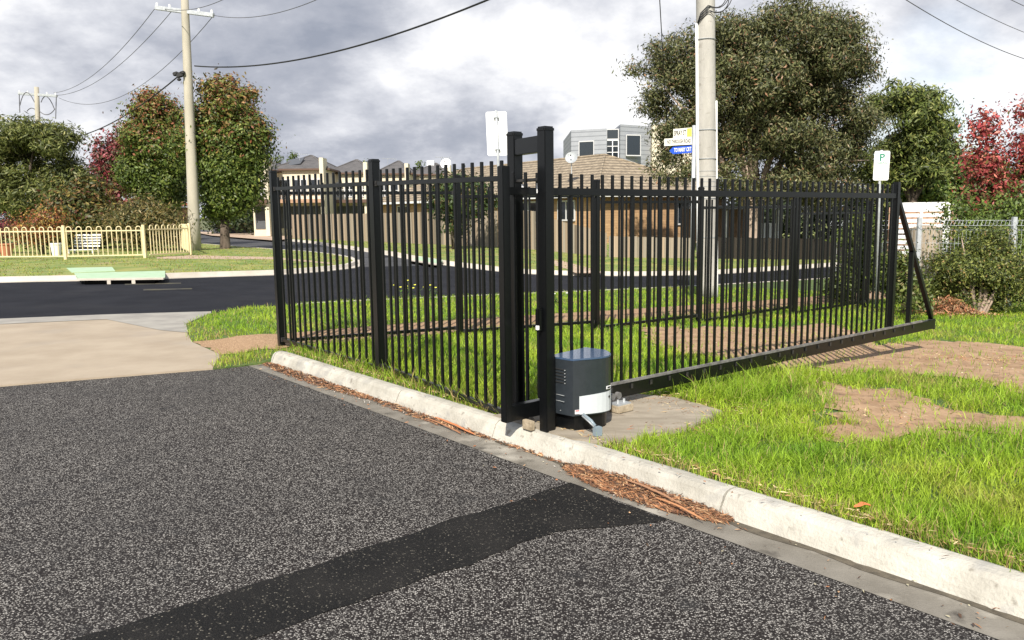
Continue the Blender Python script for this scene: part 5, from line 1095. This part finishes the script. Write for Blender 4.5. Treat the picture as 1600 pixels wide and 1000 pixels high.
for s_ in soils:
    bx = x+fbm(x, y, .45, 31)*.2+rng.normal(0, .045, NB); by = y+fbm(x, y, .45, 32)*.2+rng.normal(0, .045, NB); ins_ = pin(bx, by, s_); keep &= ~(ins_ & (rng.uniform(size=NB) > .05+.5*np.clip(bd-1.0, 0, 1)))
# clearer ground under the right hand bushes
x, y, uu, vv_ = x[keep], y[keep], uu[keep], vv_[keep]; d_ = np.hypot(x, y)
clump = fbm(x, y, .55, 8); ln = np.clip(.070+.030*clump+.026*rng.normal(size=len(x)), .025, .22)
ln = np.where((vv_ < 4.7) & (uu < .55) & (vv_ > .8), ln*1.7, ln); ln = np.where((uu > 1.5) & (uu < 3.6) & (vv_ > -.45) & (vv_ < .12), ln*1.9, ln); ln = np.where(vv_ > 6.3, ln*.8, ln); ln = np.where((uu > 1.6) & (vv_ < 0) & (d_ < 9), ln*1.15, ln)
wd = .0034*(1+d_/8)
yb = np.clip(.35-np.abs(uu-.9)*.5, -.1, .3)*(vv_ < -.2)*1.+.25*((vv_ > -.2) & (vv_ < 4.6))*(uu < 1.2)
cols_ = grass_cols(x, y, rng, .05, 3, yb)
edge = (uu < .22) & (rng.uniform(size=len(x)) < .30); cols_[edge] = np.array([(.42, .32, .13)])*rng.uniform(.6, 1.2, (edge.sum(), 1))
z = Tn(x, y)+.105+dipn(x, y)
tag(blades('grass', x, y, z, ln, wd, cols_, lean=.75, seed=2), kind='stuff')
# shorter grass on the verges across the street
NB = 90000; ang = rng.uniform(math.radians(-48), math.radians(30), NB); dd = np.exp(rng.uniform(math.log(21), math.log(62), NB)); x = np.sin(ang)*dd; y = np.cos(ang)*dd
kk = pin(x, y, fl[:16]) | pin(x, y, fr+[(90, 140), (-60, 170)]); kk &= ~pin(x, y, [A2(96, 415), A2(190, 415), A2(265, 424), A2(262, 440), A2(105, 440)]); kk &= rng.uniform(size=NB) < np.clip(.75-.5*fbm(x, y, 2.5, 9), .1, 1)
x, y = x[kk], y[kk]; d_ = np.hypot(x, y); c = grass_cols(x, y, rng, .15, 14, .35)*np.array([[.85, .72, 1.]]); c[y > 60] *= .9
tag(blades('distant_grass', x, y, Tn(x, y)+.12, rng.uniform(.03, .08, len(x)), .010*(1+d_/22), c, lean=.9, seed=4), kind='stuff')
# leaf and bark litter in the gutter, at the lawn edge and under the bush
def litter(name, x, y, z, L0, L1, W0, pal, seed, tilt=.25, along=None, kind='stuff'):
    r = np.random.default_rng(seed); n = len(x); th = r.uniform(0, 2*np.pi, n) if along is None else along+r.normal(0, .6, n)
    t = np.stack([np.cos(th), np.sin(th), r.normal(0, tilt, n)], 1); t /= np.linalg.norm(t, axis=1, keepdims=True); s = np.cross(t, np.array([0, 0, 1.])+r.normal(0, .35, (n, 3))); s /= np.linalg.norm(s, axis=1, keepdims=True)
    L_ = (L0+(L1-L0)*r.uniform(size=n)**2)[:, None]; w = (W0*r.uniform(.5, 1.4, n))[:, None]; c = np.stack([x, y, z], 1)
    v = np.stack([c-t*L_/2-s*w*.3, c-s*w*.55, c+t*L_/2, c+s*w*.5+np.array([0, 0, .002])], 1).reshape(-1, 3); q = np.arange(n*4).reshape(n, 4); cl = vary(r, n, pal, [1]*len(pal))
    return tag(npmesh(name, v, q, M['litter'], np.repeat(cl, 4, 0)), kind=kind)
LP = [(.36, .17, .08), (.26, .115, .055), (.17, .085, .05), (.46, .29, .16), (.08, .045, .03), (.30, .15, .07), (.12, .07, .045)]
def uvpts(r, n, segs):
    """segs: (v0, v1, u_lo, u_hi, weight, hgt)"""
    w = np.array([s_[4] for s_ in segs], float); k = r.choice(len(segs), n, p=w/w.sum()); S_ = np.array([s_[:4] for s_ in segs]); H_ = np.array([s_[5] for s_ in segs])[k]
    t = r.uniform(size=n); a = S_[k]; v = a[:, 0]+(a[:, 1]-a[:, 0])*t; sh = np.sin(np.pi*t)**.6; mu = r.beta(1.3, 1.6, n); u = a[:, 3]-(a[:, 3]-a[:, 2])*mu*(.35+.65*sh)
    z = H_*sh*(1-mu)*r.uniform(.1, 1, n)+.006; return O[0]+U[0]*u+V[0]*v, O[1]+U[1]*u+V[1]*v, z
x, y, z = uvpts(rng, 9000, [(-.42, -1.72, -.36, -.14, 7, .055), (4.9, 2.3, -.33, -.14, 2.6, .025), (2.4, .5, -.26, -.14, 1.0, .02), (.6, -.4, -.2, -.14, .15, .01)])
litter('leaf_litter', x, y, z, .012, .11, .008, LP, 61, along=math.atan2(V[1], V[0]))
DP = [(.05, .035, .022), (.03, .022, .015), (.08, .05, .03)]
x, y, z = uvpts(rng, 9000, [(-.36, -1.55, -.33, -.14, 6, .03), (4.95, 2.35, -.30, -.14, 5, .018), (2.4, .7, -.22, -.14, 1.5, .01)])
litter('gutter_debris', x, y, z, .006, .02, .008, DP, 62)
x, y, z = uvpts(rng, 70, [(-.45, -1.65, -.34, -.14, 5, .06), (4.8, 2.4, -.3, -.14, 2, .03)])
litter('long_bark_shreds', x, y, z+.004, .08, .26, .010, LP, 66, along=math.atan2(V[1], V[0]), tilt=.1)
x, y, z = uvpts(rng, 130, [(4.9, 1.4, -.36, -.14, 2, .01), (-.3, -1.6, -.40, -.14, 1, .02)])
litter('white_grit', x, y, z+.006, .008, .02, .012, [(.7, .66, .6), (.6, .5, .4)], 63)
ns_ = 420; sv = rng.uniform(-6, 4.9, ns_); su = -.05-np.abs(rng.normal(0, .28, ns_)); x = O[0]+U[0]*su+V[0]*sv; y = O[1]+U[1]*su+V[1]*sv
litter('scattered_leaves', x, y, np.where(su > -.12, .150, .008)+0*x, .012, .05, .009, LP+[(.5, .45, .3)], 64, tilt=.12)
ns_ = 900; sv = rng.uniform(-6, 4.6, ns_); su = .07+np.abs(rng.normal(0, .05, ns_)); x = O[0]+U[0]*su+V[0]*sv; y = O[1]+U[1]*su+V[1]*sv
litter('kerbside_litter', x, y, Tn(x, y)+.140+rng.uniform(0, .02, ns_), .02, .09, .007, [(.46, .34, .17), (.38, .22, .1), (.5, .4, .22)], 65, tilt=.2, along=math.atan2(V[1], V[0]))
# long curled bark strips, each its own thing
def strip(p0, p1, w, col, label):
    p0 = Vector(p0); p1 = Vector(p1); d = p1-p0; s = Vector((-d.y, d.x, 0)).normalized()*w/2; n = 7; mb = MB(); r = random.Random(int(p0.x*999)); vs = []
    for i in range(n+1): t = i/n; c = p0.lerp(p1, t)+Vector((0, 0, .012*math.sin(t*3.1)))+s*r.uniform(-.6, .6); ww = (1-.7*abs(2*t-1)**2); vs += [c-s*ww, c+s*ww+Vector((0, 0, .006)), c+Vector((0, 0, -.004))]
    fs = []
    for i in range(n): fs += [(3*i, 3*i+3, 3*i+4, 3*i+1), (3*i+1, 3*i+4, 3*i+5, 3*i+2), (3*i+2, 3*i+5, 3*i+3, 3*i)]
    mb.add(vs, fs, col); o = mb.build('bark_strip', M['litter'], None, p0, cols=True, fix=False); tag(o, label, 'bark strip', 'curled bark strips in the gutter')
strip(G(-.16, 1.25, .02), G(-.22, .62, .018), .02, (.45, .17, .07), 'long red brown bark strip left of the gate posts, closer to the kerb')
strip(G(-.22, 1.30, .015), G(-.27, .72, .012), .010, (.30, .14, .07), 'second long bark strip left of the gate posts, closer to the asphalt')
strip(G(-.20, -.95, .05), G(-.26, -1.45, .045), .012, (.30, .16, .09), 'broad dull bark strip on top of the leaf heap in the gutter')
strip(G(-.28, -1.28, .04), G(-.33, -1.66, .03), .010, (.40, .19, .09), 'bright orange bark strip at the near end of the gutter leaf heap')
p = at(1335, 792, .17); strip(p, p+Vector((.09, .02, 0)), .03, (.55, .16, .06), 'single orange red leaf lying on the grass near the kerb')
# dry heaps
r2 = np.random.default_rng(71); c = at(1488, 492); n = 2600; a = r2.normal(size=n)*.36; b = r2.normal(size=n)*.24; x = c.x+a; y = c.y+.2+b; z = Tn(x, y)+.15+np.clip(.34*np.exp(-(a**2/.2+b**2/.12)), 0, 1)*r2.uniform(0, 1, n)
litter('dead_fern_litter', x, y, z, .05, .16, .018, [(.40, .17, .08), (.30, .13, .07), (.42, .29, .16), (.22, .12, .07)], 72, tilt=.5)
for i, (px, py, n, sg) in enumerate(((1075, 632, 420, .20), (1100, 645, 200, .14), (1030, 622, 260, .16), (1540, 562, 330, .24), (1380, 655, 120, .25), (1060, 668, 90, .14))):
    c = at(px, py); x = c.x+r2.normal(size=n)*sg*1.6; y = c.y+r2.normal(size=n)*sg*.7
    litter('dry_grass_litter', x, y, Tn(x, y)+.13+r2.uniform(0, .035, n), .03, .12, .006, [(.46, .32, .15), (.34, .2, .1), (.5, .4, .22), (.3, .12, .06)], 80+i, tilt=.3)
# loose stones over the soil
x = r2.uniform(1, 8, 4000); y = r2.uniform(5, 13, 4000); kk = np.zeros(4000, bool)
for s_ in soils: kk |= pin(x, y, s_)
litter('soil_crumbs', x[kk], y[kk], Tn(x[kk], y[kk])+.122, .008, .03, .016, [(.4, .3, .2), (.2, .13, .08), (.5, .42, .32), (.15, .1, .06)], 91)
# flowering weeds on the verge
for i, (px, py, hh, lab) in enumerate(((634, 470, .30, 'leftmost yellow flowered weed on the verge behind the left fence bay'), (646, 468, .36, 'tallest yellow flowered weed on the verge behind the left fence bay'), (672, 468, .30, 'rightmost yellow flowered weed on the verge behind the left fence bay'), (870, 474, .22, 'small white flowered weed on the verge just right of the front gate post'), (1035, 505, .30, 'leafy weed by the soil beneath the middle of the gate'))):
    c = at(px, py); t = thing('weed', c, lab, 'weed', 'flowering weeds on the verge' if i < 4 else None); r = random.Random(i); mb = MB(); fl_ = MB(); lf = []
    for k in range(6):
        e_ = c+Vector((r.uniform(-.22, .22), r.uniform(-.1, .1), hh*r.uniform(.6, 1.1))); mb.tube([c, c.lerp(e_, .5)+Vector((0, 0, .04)), e_], [.005, .004, .003], 4)
        for a in range(5): an = a*1.257; fl_.tube([e_, e_+Vector((math.cos(an)*.022, math.sin(an)*.022, .012))], [.006, .010], 5)
        lf += [c.lerp(e_, r.uniform(.1, .7)) for _ in range(5)]
    mb.build('stems', M['lawn'], t); (fl_.build('flowers', M['yellow'] if i < 3 else M['white'], t) if i < 4 else None)
    q_ = np.array([list(p) for p in lf])+r2.normal(0, .02, (len(lf), 3)); v, q = leaves(r2, q_, .06); npmesh('leaves', v, q, M['leaf'], np.repeat(vary(r2, len(q_), [(.10, .2, .03), (.07, .13, .03)], [1, 1]), 4, 0), t)
